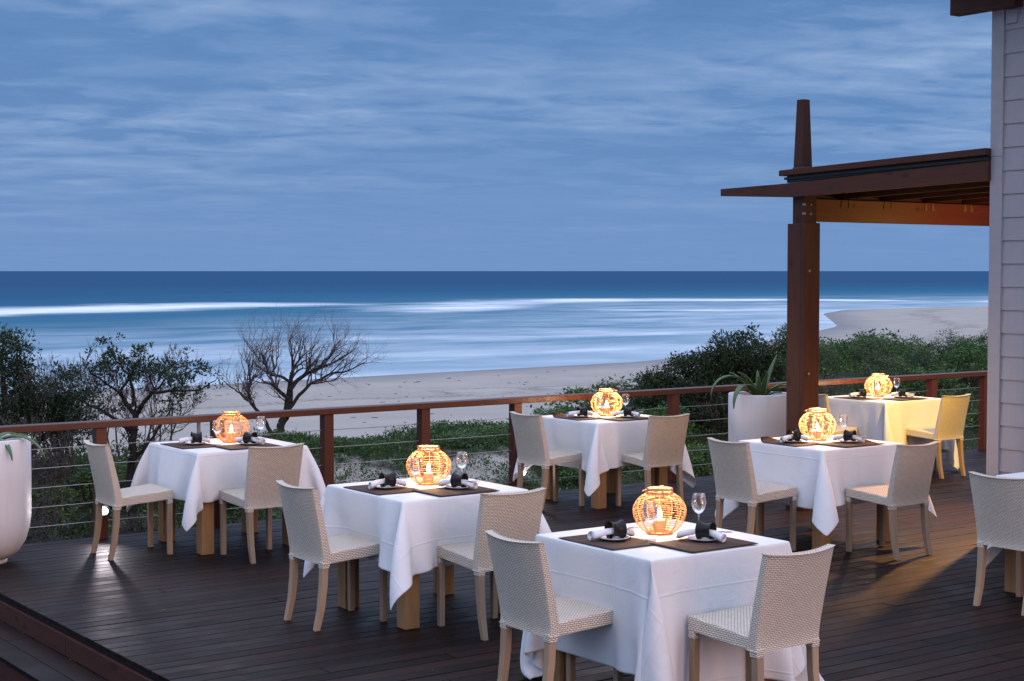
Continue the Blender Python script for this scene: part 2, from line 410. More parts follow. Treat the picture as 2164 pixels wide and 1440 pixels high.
BANDS = [
    ([(136, 454), (149, 470), (183, 482), (226, 508), (267, 517), (300, 500)], 40, [1, 1, 1, 1, .75, .2]),
    ([(225, 395), (257, 407), (297, 440), (362, 503), (417, 513), (472, 487), (496, 456), (525, 411), (513, 384)], 36, [0, .55, .8, .7, 1, 1, 1, .95, .9]),
    ([(290, 395), (313, 389), (325, 366), (356, 359), (391, 374)], 20, [0, .6, .8, .6, .3]),
    ([(100, 205), (144, 250), (172, 239), (200, 235)], 14, [0, .5, .45, 0]),
    ([(120, 222), (160, 236), (200, 232), (235, 262)], 9, [0, .4, .5, .1]), ([(90, 178), (110, 184), (140, 188), (175, 200), (210, 240)], 8, [.2, .5, .45, .5, .1]), ([(180, 300), (230, 310), (280, 330)], 12, [0, .3, 0])]
def foam(a, b):
    f = np.zeros_like(a)
    for pts, w_, st in BANDS:
        xs = [p[0] for p in pts]; c = np.interp(a, xs, [p[1] for p in pts]); s_ = np.interp(a, xs, st, left=st[0], right=st[-1])
        d = b-c
        f = np.maximum(f, s_*np.where(d < 0, np.exp(-(d/(w_*.75))**2), np.exp(-(d/(w_*1.25))**2)))
    return f
def offs(a, b): return b-shore(a)
m, t = mat('sea_water')
ob = t.n('ShaderNodeTexCoord').outputs['Object']
al = t.mapping(ob, rot=(0, 0, -ANG))                              # x along the coast
st1 = t.noise(t.mapping(al, scale=(.020, .034, 1)), 1., 6, .55, .8)
st2 = t.noise(t.mapping(al, scale=(.06, .11, 1)), 1., 5, .6, .5)
st3 = t.noise(t.mapping(al, scale=(.004, .009, 1)), 1., 4, .55, .3)
fb = t.n('ShaderNodeAttribute', attribute_name='foam').outputs['Fac']; ofs = t.n('ShaderNodeAttribute', attribute_name='offshore').outputs['Fac']
c = t.n('ShaderNodeValToRGB', {0: t.math('DIVIDE', ofs, 900.)})
cr = c.color_ramp; cr.elements[0].position = 0; cr.elements[0].color = (.17, .285, .37, 1); cr.elements[1].position = .07; cr.elements[1].color = (.11, .22, .31, 1)
for p_, k in ((.20, (.058, .170, .25)), (.34, (.040, .130, .215)), (.55, (.034, .104, .190)), (1., (.034, .090, .168))):
    e = cr.elements.new(p_); e.color = (*k, 1)
c = t.mix(t.mr(st3, .3, .7, -.12, .2), c.outputs[0], (.03, .09, .17))
edge = t.mr(t.math('ADD', fb, t.math('MULTIPLY', t.math('SUBTRACT', t.math('ADD', t.math('MULTIPLY', st1, .6), t.math('MULTIPLY', st2, .4)), .5), t.math('MULTIPLY', t.math('SQRT', fb), 2.6))), .12, .95, 0, 1)
milk = t.math('MULTIPLY', t.mr(ofs, 60, 215, 1, 0), t.mr(t.math('ADD', t.math('MULTIPLY', st1, .7), t.math('MULTIPLY', st2, .3)), .38, .70, .03, .56))
lip = t.math('MULTIPLY', t.mr(ofs, 0, 40, 1, 0), t.mr(st1, .35, .6, .2, .6))
fo = t.n('ShaderNodeClamp', {0: t.math('MAXIMUM', edge, t.math('MAXIMUM', milk, lip))}).outputs[0]
c = t.mix(fo, c, (.70, .77, .80))
wv = t.noise(t.mapping(al, scale=(.05, .22, 1)), 1., 6, .65)
out(t, prin(t, c, .6, 0., bump(t, wv, .25, .6)))
tag(grid_mesh('sea', np.concatenate([[-90000, -9000, -1500, -400], np.arange(-150, 900, 9), [1000, 1500, 5000, 20000, 90000]]),
    np.concatenate([np.arange(90, 760, 3.), [780, 850, 1000, 1400, 2500, 6000, 20000, 100000]]), lambda a, b: np.full_like(a, -10.), m, {'foam': foam, 'offshore': offs}),
    'smooth blue sea with long pale breaker lines', 'sea', kind='structure')

# ------------------------------------------------------------------ deck, step
random.seed(3)
def boards(mb, a0, a1, b0, b1, z, wd=.118, th=.026, gap=.006, swap=False, seg=(3., 5.4)):
    b = b1
    while b > b0+.02:
        x = a0
        first = True
        while x < a1-.01:
            L = random.uniform(*seg)*(random.random()*.8+.2 if first else 1); first = False
            x2 = min(a1, x+L); x2 = a1 if a1-x2 < .6 else x2
            dz_ = random.uniform(-.0012, .0012)
            lo, hi = (x, b-wd+gap, z-th+dz_), (x2-.006, b, z+dz_)
            if swap: lo, hi = (lo[1], lo[0], lo[2]), (hi[1], hi[0], hi[2])
            mb.box(lo, hi, 1 if swap else 0)
            x = x2
        b -= wd
mb = MB(); boards(mb, 3.27, 21., 1.0, 12.13, 0.)
dk = mb.build('deck', M['deck'], bevel=.003); dk.rotation_euler.z = ANG
tag(dk, 'dark brown timber deck boards of the terrace', 'deck', kind='structure')
mb = MB(); mb.box((3.32, .9, -.2), (21, 12.08, -.045)); mb.box((3.29, .9, -.055), (3.33, 12.1, -.028), 1)  # black slab and edge strip stand in for shade in gaps and under the nosing
o = mb.build('gap_shade_slab', M['black'], dk)
mb = MB(); b = .9
while b < 12.1:
    e = min(b+random.uniform(2.2, 3.), 12.1); mb.box((3.262, b, -.172), (3.286, e-.006, -.052), 1); b = e
mb.build('riser', M['darkwood'], dk, bevel=.002)
mb = MB(); boards(mb, .9, 12.1, 2.94, 3.258, -.172, wd=.159, swap=True)
stp = mb.build('deck_step', M['deck'], bevel=.003); stp.rotation_euler.z = ANG
mb = MB(); mb.box((2.97, .9, -.34), (2.99, 12.1, -.2), 1); mb.build('riser', M['darkwood'], stp)
tag(stp, 'dark timber step along the left edge of the deck', 'step', kind='structure')
mb = MB(); boards(mb, -4, 2.96, .2, 12.1, -.345)
lnd = mb.build('deck_landing', M['deck'], bevel=.003); lnd.rotation_euler.z = ANG
tag(lnd, 'lower dark timber landing left of the step', 'deck', kind='structure')
mb = MB(); mb.box((-4, .2, -.6), (2.96, 12.1, -.38)); mb.build('gap_shade_slab', M['black'], lnd)  # black slab paints the shade between the landing boards

# ------------------------------------------------------------------ railing and its floodlights
rb = 12.06
rail = empty('railing', (0, 0, 0), ANG)
tag(rail, 'red timber railing with steel cables along the sea side of the deck', 'railing')
mb = MB(); x = 2.2
for e in (6.62, 10.55, 14.45, 20.5):
    mb.box((x, rb-.065, .872), (e-.003, rb+.065, .925), 0); x = e
mb.build('handrail', M['redwood'], rail, bevel=.005)
PA = [2.65, 3.62, 4.60, 5.60, 6.62, 7.60, 8.61, 9.58, 10.55, 11.51, 12.5, 13.48, 14.45, 15.38, 16.36, 17.35]
for pa in PA:
    mb = MB(); mb.box((pa-.045, rb-.045, -.03), (pa+.045, rb+.045, .872), 2); mb.build('post', M['redwood'], rail, bevel=.004)
for k, z in enumerate((.135, .285, .435, .585, .735)):
    mb = MB(); pts = []
    for i in range(len(PA)-1):
        for q in (0, .5): pts.append((PA[i]+(PA[i+1]-PA[i])*q, rb+.008, z-(.003 if q else 0)))
    pts.append((PA[-1], rb+.008, z))
    mb.tube(pts, .0032, 5, smooth=True); mb.build('cable', M['wire'], rail)
mb = MB(); mb.box((5.455-.012, rb+.03, -.03), (5.455+.012, rb+.05, .872), 2); mb.build('stay', M['metal'], rail)

def floodlight(pa, label, energy, aim):
    r = empty('post_floodlight', D(pa, rb-.046, .24), ANG)
    tag(r, label, 'floodlight', 'round floodlights on the railing posts')
    mb = MB(); mb.box((-.02, -.03, -.02), (.02, .0, .02)); mb.build('bracket', M['metal'], r)
    aimv = Vector(aim).normalized()
    q = aimv.to_track_quat('Z', 'Y').to_matrix().to_4x4(); q.translation = Vector((0, -.05, 0))
    mb = MB(); mb.lathe([(0, -.02), (.028, -.015), (.036, .0), (.038, .04), (.034, .042), (.032, .034)], 24)
    h = mb.build('housing', M['metal'], r); h.matrix_basis = q
    mb = MB(); mb.lathe([(0.0, .037), (.02, .037), (.032, .035)], 24); o = mb.build('lens', M['lens'], h)
    l = bpy.data.lights.new('flood_beam', 'SPOT'); l.energy = energy; l.spot_size = R(105); l.spot_blend = .6; l.shadow_soft_size = .02; l.color = (1, .9, .96)
    lo = bpy.data.objects.new('flood_beam', l); COL.objects.link(lo); lo.parent = h; lo.location = (0, 0, .05); lo.rotation_euler = (R(180), 0, 0)
# aim in deck axes: towards the seats and down a little
floodlight(4.60, 'glaring white floodlight on the railing post behind the left-hand railing chair', 11, (-.55, -.80, -.22))
floodlight(8.61, 'round white floodlight low on the railing post at the middle railing table', 7, (-.35, -.90, .10))

# ------------------------------------------------------------------ house corner, pergola
ha, hb = 10.2, 7.925
house = empty('house', (0, 0, 0), ANG)
tag(house, 'house corner clad in pale painted horizontal boards at the right edge', 'house')
def clapface(mb, along, fix, lo, hi, z0, z1, normal_sign, expo=.178):
    """lapped boards on one face; along 'a' or 'b'"""
    z = z0
    while z < z1:
        t0, t1 = .016, .006; e = min(z+expo+.02, z1+.02)
        P = []
        for p in (lo, hi):
            for zz_, off in ((z, t0), (e, t1)):
                q = fix+normal_sign*off
                P.append((p, q, zz_) if along == 'a' else (q, p, zz_))
        q0 = [(p, fix, z) if along == 'a' else (fix, p, z) for p in (lo, hi)]
        o_ = random.random()*5
        uv = [(lo+o_, z), (hi+o_, z), (hi+o_, e), (lo+o_, e)]
        mb.add([P[0], P[2], P[3], P[1]], [(0, 1, 2, 3)], [uv])
        mb.add([P[0], P[2], q0[1], q0[0]], [(0, 1, 2, 3)], [uv])
        z += expo
mb = MB()
mb.box((ha+.004, 4.0, 0), (ha+4.2, hb-.004, 4.4))
clapface(mb, 'b', ha+.002, 7.585, hb-.085, .02, 4.36, -1)
clapface(mb, 'b', ha+.002, 4.0, 7.50, .02, 4.36, -1)
clapface(mb, 'a', hb-.002, ha+.085, ha+4.2, .02, 4.36, 1)
mb.build('wall', M['clap'], house)
def trim(lo, hi, split=None):
    mb = MB()
    zs = [lo[2]]+(split or [])+[hi[2]]
    for i in range(len(zs)-1): mb.box((lo[0], lo[1], zs[i]), (hi[0], hi[1], zs[i+1]-.002), 2)
    mb.build('corner_trim', M['clap'], house, bevel=.002)
trim((ha-.026, hb-.088, 0), (ha+.03, hb+.024, 4.4), [2.98])
trim((ha-.026, 7.50, 0), (ha+.03, 7.59, 3.7))
trim((ha+.032, hb-.02, 0), (ha+.088, hb+.024, 4.4))
mb = MB(); mb.box((ha-.14, 7.66, 4.09), (ha-.03, 8.26, 4.33), 1); mb.build('roof_beam', M['darkwood'], house, bevel=.004)
mb = MB(); mb.box((ha-.028, 7.72, 3.98), (ha, 7.82, 4.085), 2); mb.build('bracket_block', M['clap'], house, bevel=.002)
mb = MB(); mb.box((ha-.6, 3.6, 4.402), (ha+4.6, 8.36, 4.47)); mb.build('roof', M['black'], house)

perg = empty('pergola', (0, 0, 0), ANG)
tag(perg, 'dark timber pergola with tapered finial post and orange lit beam', 'pergola')
pa, pb = 10.27, 10.0
def pbox(name, lo, hi, m_, grain=None, bevel=.004):
    mb = MB(); mb.box(lo, hi, grain); return mb.build(name, m_, perg, bevel=bevel)
pbox('post', (pa-.075, pb-.07, 0), (pa+.075, pb+.075, 2.85), M['darkwood'], 2)
pbox('post_cladding', (pa-.125, pb-.118, 0), (pa+.07, pb-.073, 2.52), M['darkwood'], 2)
pbox('post_cladding', (pa-.122, pb-.070, 0), (pa-.078, pb+.09, 2.515), M['darkwood'], 2)
pbox('post_cladding', (pa+.078, pb-.045, 0), (pa+.118, pb-.005, 2.515), M['beamwood'], 2)  # lamplit plank, its glow carried by the wood colour
pbox('post_cladding', (pa+.078, pb-.003, 0), (pa+.112, pb+.085, 2.515), M['darkwood'], 2)
for z in (2.60, 2.68, .35, 1.2, 2.1):
    for y_ in (-.075, .0) if z > 2.55 else (-.06,):
        mb = MB(); mb.tube([(pa+y_, pb-(.076 if z > 2.55 else .124), z), (pa+y_, pb-.05, z)], .011, 8); mb.build('bolt', M['metal'], perg)
pbox('beam', (pa+.078, pb-.03, 2.535), (pa+4.6, pb+.02, 2.735), M['beamwood'], 0)
def rafter(name, a0, a1, pts, m_):
    """pts: (b, z bottom, z top) along the rafter"""
    mb = MB()
    for (b0, l0, h0), (b1, l1, h1) in zip(pts[:-1], pts[1:]):
        mb.hexa([(a0, b0, l0), (a1, b0, l0), (a1, b1, l1), (a0, b1, l1), (a0, b0, h0), (a1, b0, h0), (a1, b1, h1), (a0, b1, h1)], 1)
    return mb.build(name, m_, perg, bevel=.003, weld=True)
rafter('rafter', pa-.135, pa-.078, [(7.94, 2.797, 2.948), (10., 2.748, 2.872), (10.06, 2.747, 2.87), (10.94, 2.79, 2.855)], M['darkwood'])
for k in range(1, 9):
    aa = 10.20+.56*k
    rafter('rafter', aa-.022, aa+.022, [(7.94, 2.805, 2.945), (10.1, 2.738, 2.862)], M['darkwood'])
    for s_ in (-1, 1):
        mb = MB(); mb.hexa([(aa+s_*.05-.022, pb-.036, 2.665), (aa+s_*.05+.022, pb-.036, 2.665), (aa+s_*.05+.022, pb-.031, 2.665), (aa+s_*.05-.022, pb-.031, 2.665),
                            (aa+s_*.045-.006, pb-.036, 2.735), (aa+s_*.045+.006, pb-.036, 2.735), (aa+s_*.045+.006, pb-.031, 2.735), (aa+s_*.045-.006, pb-.031, 2.735)], 2)
        mb.build('bracket', M['bracket'], perg)
for bb in (8.5, 9.0, 9.5):
    zz_ = 2.745+(10.1-bb)*.034
    pbox('purlin', (pa-.075, bb-.02, zz_+.125), (pa+4.5, bb+.02, zz_+.165), M['darkwood'], 0)
rafter('roof_sheet', pa-.14, pa+4.6, [(7.94, 2.952, 2.975), (10.12, 2.90, 2.922)], M['black'])
rafter('roof_edge', pa-.125, pa-.085, [(7.94, 2.948, 2.99), (10.1, 2.874, 2.933)], M['black'])
pbox('blocking', (pa+.08, pb+.028, 2.66), (pa+4.6, pb+.05, 2.893), M['darkwood'], 0)
rafter('roof_trim', pa-.165, pa-.06, [(7.94, 2.992, 3.045), (10.16, 2.935, 2.985)], M['darkwood'])
for bb in (8.25, 9.1, 9.85): pbox('trim_block', (pa-.11, bb-.025, 2.93), (pa-.07, bb+.025, 2.99), M['darkwood'])
mb = MB(); zb = 2.94
for (z0, w0), (z1, w1) in zip([(zb, .085), (zb+.075, .058), ], [(zb+.075, .058), (zb+.66, .040)]):
    mb.hexa([(pa-w0-.03, pb-w0, z0), (pa+w0-.03, pb-w0, z0), (pa+w0-.03, pb+w0, z0), (pa-w0-.03, pb+w0, z0), (pa-w1-.03, pb-w1, z1), (pa+w1-.03, pb-w1, z1), (pa+w1-.03, pb+w1, z1), (pa-w1-.03, pb+w1, z1)], 2)
mb.build('finial', M['darkwood'], perg, bevel=.004)

lampo = empty('pergola_lamp', D(12.25, 8.95, 2.52), ANG)
tag(lampo, 'small warm lamp hung under the pergola behind the house corner', 'lamp')
mb = MB(); mb.lathe([(0, .27), (.012, .27), (.012, .1), (.022, .09), (.024, .068), (0, .066)], 20); mb.build('shade', M['black'], lampo)
mb = MB(); mb.lathe([(0, .0), (.018, .01), (.025, .03), (.018, .055), (0, .065)], 16); mb.build('bulb', M['lampglow'], lampo)
l = bpy.data.lights.new('lamp_light', 'POINT'); l.energy = 28; l.color = (1, .55, .12); l.shadow_soft_size = .04
lo = bpy.data.objects.new('lamp_light', l); COL.objects.link(lo); lo.parent = lampo; lo.location = (0, 0, -.02)
l = bpy.data.lights.new('lamp_beam', 'SPOT'); l.energy = 1050; l.color = (1, .46, .13); l.shadow_soft_size = .07; l.spot_size = R(92); l.spot_blend = 1.
lo = bpy.data.objects.new('lamp_beam', l); COL.objects.link(lo); lo.parent = lampo; lo.location = (0, 0, -.03); lo.rotation_euler = Vector((-1.55, -.5, -2.5)).to_track_quat('-Z', 'Y').to_euler()
l = bpy.data.lights.new('lamp_beam', 'SPOT'); l.energy = 560; l.color = (1, .60, .11); l.shadow_soft_size = .04; l.spot_size = R(78); l.spot_blend = .8
lo = bpy.data.objects.new('lamp_beam', l); COL.objects.link(lo); lo.parent = lampo; lo.location = (0, 0, -.03); lo.rotation_euler = Vector((1.0, 2.3, -2.1)).to_track_quat('-Z', 'Y').to_euler()

# ------------------------------------------------------------------ chairs
def make_chair():
    r = empty('wicker_chair')
    # backrest shell: a leaning slab, hollowed towards the sitter, running below the seat
    mb = MB(); nz, ny = 15, 13
    z0, z1 = .392, .838
    def rear(s, t_):
        z = z0+(z1-z0)*s
        x = -.215-.095*max(0, (z-.43)/.415)**1.15+(.006+.030*s)*(t_*t_-.45)
        hw = .205+.012*s
        return x, t_*hw, z+(.012*t_*t_-.006)*s*s
    def thick(s): return .058-.022*s
    FR = []; BK = []
    for i in range(nz):
        s_ = i/(nz-1); a_ = []; b_ = []
        for j in range(ny):
            t_ = -1+2*j/(ny-1); x, y, z = rear(s_, t_)
            b_.append((x, y, z)); a_.append((x+thick(s_), y*.985, z))
        FR.append(a_); BK.append(b_)
    uvf = lambda off: (lambda i, j: (j/(ny-1)*.42+off, i/(nz-1)*.51))
    mb.sheet(BK, flip=True, uv=uvf(0)); mb.sheet(FR, uv=uvf(.3))
    for j, fl in ((0, False), (ny-1, True)):
        mb.sheet([[BK[i][j], FR[i][j]] for i in range(nz)], smooth=False, flip=fl, uv=lambda i, j: (j*.042, i/(nz-1)*.51))
    mb.sheet([[BK[-1][j], FR[-1][j]] for j in range(ny)], smooth=False, flip=True, uv=lambda i, j: (j*.0098*4, i/(ny-1)*.42))
    mb.sheet([[BK[0][j], FR[0][j]] for j in range(ny)], smooth=False, uv=lambda i, j: (i/(ny-1)*.42, j*.04))
    for sy in (-1, 1):                                            # woven sleeves on the rear legs
        y0, y1 = (sy*.155, sy*.203) if sy > 0 else (sy*.203, sy*.155)
        mb.hexa([(-.216, y0, .362), (-.168, y0, .362), (-.168, y1, .362), (-.216, y1, .362), (-.2165, y0, .402), (-.16, y0, .402), (-.16, y1, .402), (-.2165, y1, .402)], 1)
    mb.build('backrest', M['weave'], r, bevel=.005, weld=True)
    mb = MB()
    mb.hexa([(-.175, -.197, .385), (.232, -.213, .413), (.232, .213, .413), (-.175, .197, .385), (-.175, -.197, .450), (.232, -.213, .483), (.232, .213, .483), (-.175, .197, .450)], 0)
    for sy in (-1, 1):
        y0, y1 = (.168, .212) if sy > 0 else (-.212, -.168)
        mb.box((.188, y0, .376), (.231, y1, .412), 1)
    mb.build('seat', M['weave'], r, bevel=.007)
    for sy in (-1, 1):
        mb = MB(); yc = sy*.178
        P = [(-.192, .385, .021), (-.197, .26, .0205), (-.214, .12, .019), (-.243, 0., .0165)]
        for (x0, za, w0), (x1, zb_, w1) in zip(P[:-1], P[1:]):
            mb.hexa([(x1-w1, yc-w1, zb_), (x1+w1, yc-w1, zb_), (x1+w1, yc+w1, zb_), (x1-w1, yc+w1, zb_), (x0-w0, yc-w0, za), (x0+w0, yc-w0, za), (x0+w0, yc+w0, za), (x0-w0, yc+w0, za)], 2)
        mb.build('leg', M['leg'], r, bevel=.003, weld=True)
        mb = MB(); yc = sy*.189; w0, w1 = .019, .0175
        mb.hexa([(.210-w1, yc-w1, 0), (.210+w1, yc-w1, 0), (.210+w1, yc+w1, 0), (.210-w1, yc+w1, 0), (.210-w0, yc-w0, .39), (.210+w0, yc-w0, .39), (.210+w0, yc+w0, .39), (.210-w0, yc+w0, .39)], 2)
        mb.build('leg', M['leg'], r, bevel=.003)
    return r
CHAIR = None
def chair(a, b, rz, label):
    global CHAIR
    if CHAIR is None: CHAIR = make_chair(); c = CHAIR
    else: c = dup(CHAIR)
    c.location = D(a, b, 0); c.rotation_euler = (0, 0, ANG+rz)
    tag(c, label, 'chair', 'woven dining chairs at the tables')

# ------------------------------------------------------------------ tables
def make_table():
    r = empty('dining_table')
    mb = MB(); 
    for k in range(6): mb.box((-.44, -.44+k*.1467, .715), (.44, -.44+(k+1)*.1467-.002, .757), 0)
    mb.build('tabletop', M['timber'], r, bevel=.003)
    for x, y in ((-1, -1), (1, -1), (1, 1), (-1, 1)):
        mb = MB(); cx, cy = x*.355, y*.355; mb.box((cx-.05, cy-.05, 0), (cx+.05, cy+.05, .714), 2); mb.build('leg', M['timber'], r, bevel=.004)
    return r
TABLE = None
def table(a, b, label):
    global TABLE
    if TABLE is None: TABLE = make_table(); t_ = TABLE
    else: t_ = dup(TABLE)
    t_.location = D(a, b, 0); t_.rotation_euler = (0, 0, ANG); tag(t_, label, 'table', 'square timber tables under white cloths')

# ------------------------------------------------------------------ table cloth: a small cloth simulation
def drape(h, wind, seed, puff=0., steps=170, seats=()):
    rng = np.random.default_rng(seed)
    half = .452; no = int(round(h/.036)); ni = 18; hv = h*rng.uniform(.88, 1.1, 4)
    ax_ = lambda h0, h1: np.concatenate([-half-h0+np.arange(no)*(h0/no), [-half, -half+.010], np.linspace(-half, half, ni+1)[1:-1], [half-.010, half], half+(np.arange(no)+1)*(h1/no)])
    xs = ax_(hv[0], hv[1]); n = len(xs); X, Y = np.meshgrid(xs, ax_(hv[2], hv[3]), indexing='ij')
    rest = np.stack([X, Y, 0*X], -1).reshape(-1, 3)
    P = rest.copy(); P[:, 2] += rng.normal(0, .002, len(P))
    free = (np.maximum(abs(X), abs(Y)) > half-.001).ravel()
    edge = (np.maximum(abs(X), abs(Y)) < half+.001).ravel()
    wgt = (free & ~edge).astype(float); P[~(free & ~edge), 2] = 0
    idx = np.arange(n*n).reshape(n, n); C = []
    def batch(A, B, st):
        A = A.ravel(); B = B.ravel(); k = (wgt[A]+wgt[B]) > 0; A = A[k]; B = B[k]
        C.append((A, B, np.linalg.norm(rest[A]-rest[B], axis=1), (wgt[A]/(wgt[A]+wgt[B])*st)[:, None], (wgt[B]/(wgt[A]+wgt[B])*st)[:, None]))
    for p in (0, 1):
        batch(idx[p:-1:2, :], idx[p+1::2, :], 1.); batch(idx[:, p:-1:2], idx[:, p+1::2], 1.)
        batch(idx[p:-1:2, :-1], idx[p+1::2, 1:], .25); batch(idx[p:-1:2, 1:], idx[p+1::2, :-1], .25)
    for p in (0, 2):
        sel = np.array([i for i in range(n-2) if i % 4 in (p, p+1)])
        batch(idx[sel, :], idx[sel+2, :], .06); batch(idx[:, sel], idx[:, sel+2], .06)
    Vv = np.zeros_like(P); dt = 1/60.
    gx = rest[:, 0]; gy = rest[:, 1]
    outw = np.stack([np.sign(gx)*(abs(gx) > half), np.sign(gy)*(abs(gy) > half), 0*gx], -1)*puff
    acc = np.array([wind[0], wind[1], -9.8])
    for s_ in range(steps):
        gust = 1+.5*math.sin(s_*.12+seed)
        F = acc*[gust, gust, 1]+outw*gust
        Vv = (Vv+F*dt)*.965*wgt[:, None]; Q = P.copy(); P = P+Vv*dt
        for it in range(11):
            for A, B, L, wa, wb in C:
                d = P[B]-P[A]; ln = np.sqrt((d*d).sum(1))+1e-9; d *= ((ln-L)/ln)[:, None]
                P[A] += d*wa; P[B] -= d*wb
            lim = np.where(P[:, 2] > -.06, half, .418)                      # keep off the table top's sides; below it the cloth may swing in
            ins = (abs(P[:, 0]) < lim) & (abs(P[:, 1]) < lim) & (wgt > 0)
            if ins.any():
                dx = lim-abs(P[:, 0]); dy = lim-abs(P[:, 1]); mx = ins & (dx < dy); my = ins & ~(dx < dy)
                P[mx, 0] = np.sign(P[mx, 0])*lim[mx]; P[my, 1] = np.sign(P[my, 1])*lim[my]
            for (ax, fr, lo_, hi_) in seats:                               # a chair's front edge pushes it in, its width decides where
                k = (P[:, 1-ax] > lo_) & (P[:, 1-ax] < hi_) & (P[:, ax] < fr) & (P[:, ax] > fr-.5) & (P[:, 2] < .50-.765) & (P[:, 2] > .37-.765) & (wgt > 0)
                P[k, ax] = fr
            P[:, 2] = np.maximum(P[:, 2], -.75)
        Vv = (P-Q)/dt
    return P, rest, n
def cloth(a, b, label, h, wind, seed, puff=0., seats=()):
    P, rest, n = drape(h, wind, seed, puff, seats=seats)
    z = P[:, 2]+.765
    o_ = np.arange(n*n).reshape(n, n)
    F = np.stack([o_[:-1, :-1], o_[1:, :-1], o_[1:, 1:], o_[:-1, 1:]], -1).reshape(-1, 4)
    o = npmesh('tablecloth', np.stack([P[:, 0], P[:, 1], z], -1), F, M['cloth'], smooth=True)
    uvl = o.data.uv_layers.new(name='UVMap'); uvl.data.foreach_set('uv', (rest[F.ravel()][:, :2]+seed*.13).astype(np.float32).ravel())
    md = o.modifiers.new('sub', 'SUBSURF'); md.levels = 1; md.render_levels = 2
    md = o.modifiers.new('solid', 'SOLIDIFY'); md.thickness = .0012; md.offset = -1
    o.location = D(a, b, 0); o.rotation_euler = (0, 0, ANG)
    tag(o, label, 'tablecloth', 'white tablecloths on the terrace')

# ------------------------------------------------------------------ what lies on the tables
TOP = .7665
def make_lantern():
    r = empty('rattan_lantern')
    prof = [(.070, .004), (.098, .022), (.122, .052), (.137, .085), (.1425, .115), (.138, .143), (.125, .170), (.104, .194), (.083, .208), (.069, .216)]
    zs = np.array([p[1] for p in prof]); rs = np.array([p[0] for p in prof])
    al = np.concatenate([[0], np.cumsum(np.hypot(np.diff(zs), np.diff(rs)))])
    mb = MB()
    for k in range(22):
        s_ = al[-1]*(k+.3)/22+random.uniform(-.001, .001)
        mb.ring(float(np.interp(s_, al, rs)), float(np.interp(s_, al, zs)), .0019, 36, 5, .0011)
    mb.build('basket', M['rattan'], r)
    mb = MB(); dense = np.linspace(0, al[-1], 14)
    for k in range(13):
        q = 2*math.pi*(k+.15*random.random())/13
        pts = [((np.interp(s_, al, rs)+.0028)*math.cos(q), (np.interp(s_, al, rs)+.0028)*math.sin(q), np.interp(s_, al, zs)) for s_ in dense]
        pts += [(.067*math.cos(q), .067*math.sin(q), .226), (.0675*math.cos(q), .0675*math.sin(q), .237)]
        mb.tube(pts, .0027, 6)
    mb.build('rib', M['rattan'], r)
    mb = MB()
    for R_, z, t_ in ((.070, .217, .0045), (.069, .2235, .0035), (.0685, .2355, .0045), (.0665, .2405, .004)): mb.ring(R_, z, t_, 40, 6, .0012)
    mb.build('rim', M['rattan'], r)
    mb = MB(); pts = [(.066*math.cos(q)+.035*max(0, math.sin(q)), .066*math.sin(q)*1.25+.01, (.243)-.022*max(0, math.sin(q))) for q in np.linspace(-.25, math.pi+.25, 22)]
    mb.tube(pts, .0028, 6); mb.ring(.008, .247, .0025, 10, 5, cx=.064, cy=-.012); mb.build('handle', M['rattan'], r)
    mb = MB(); mb.lathe([(0, .008), (.069, .008), (.074, .006), (.074, .002), (.069, .001)], 28); mb.build('base', M['rattan'], r)
    mb = MB(); mb.lathe([(0, .0085), (.031, .0085), (.031, .07), (.028, .073), (.012, .068), (0, .067)], 24); c = mb.build('candle', M['wax'], r)
    mb = MB(); mb.lathe([(0, .074), (.009, .080), (.0140, .093), (.0115, .112), (.0045, .132), (0, .142)], 14); mb.build('flame', M['flame'], c)
    return r
LANT = None
def lantern(loc, rz, label, power, col=(1, .60, .29)):
    global LANT
    if LANT is None: LANT = make_lantern(); r = LANT
    else: r = dup(LANT)
    r.location = loc; r.rotation_euler = (0, 0, rz); s_ = random.uniform(.95, 1.04); r.scale = (s_*random.uniform(.98, 1.02), s_*random.uniform(.98, 1.02), s_*random.uniform(.96, 1.04)); tag(r, label, 'lantern', 'lit rattan lanterns on the tables')
    return (r, power, col)
def make_glass():
    r = empty('wine_glass')
    mb = MB()
    mb.lathe([(0, 0.0005), (.030, .001), (.032, .002), (.030, .0032), (.010, .0055), (.0042, .012), (.0034, .04), (.0036, .075), (.006, .085)], 28)
    mb.build('stem', M['glass'], r)
    mb = MB()
    mb.lathe([(0, .083), (.008, .0845), (.022, .093), (.033, .110), (.0382, .130), (.0385, .145), (.035, .168), (.0312, .1845), (.0306, .1855), (.0300, .1845)], 36)
    mb.build('bowl', M['glass'], r); return r
GLASS = None
def glass(loc, label):
    global GLASS
    if GLASS is None: GLASS = make_glass(); r = GLASS
    else: r = dup(GLASS)
    r.location = loc; tag(r, label, 'wine glass', 'empty wine glasses on the tables')
def napkin_mesh(seed, curl):
    rng = random.Random(seed); mb = MB(); n = 26; L = .235; P = []; m = 44
    for i in range(n):
        s_ = i/(n-1)-.5
        fan = 1+.45*max(0, abs(s_)-.18)/.32*(1 if s_ < 0 else .7)
        row = []
        for j in range(m):
            q = j/(m-1); ang = q*math.pi*2*2.6
            rr = (.006+.0155*q)*fan
            y = rr*math.cos(ang)*1.18; z = rr*math.sin(ang)*.82
            z += .020*(1-(2*s_)**2)*1.0
            y += curl*(s_*s_)*.35+.0025*math.sin(s_*23+seed); x = s_*L+.004*math.sin(ang*1.0+seed)*abs(s_)*2
            row.append((x, y, z))
        P.append(row)
    mb.sheet(P); return mb
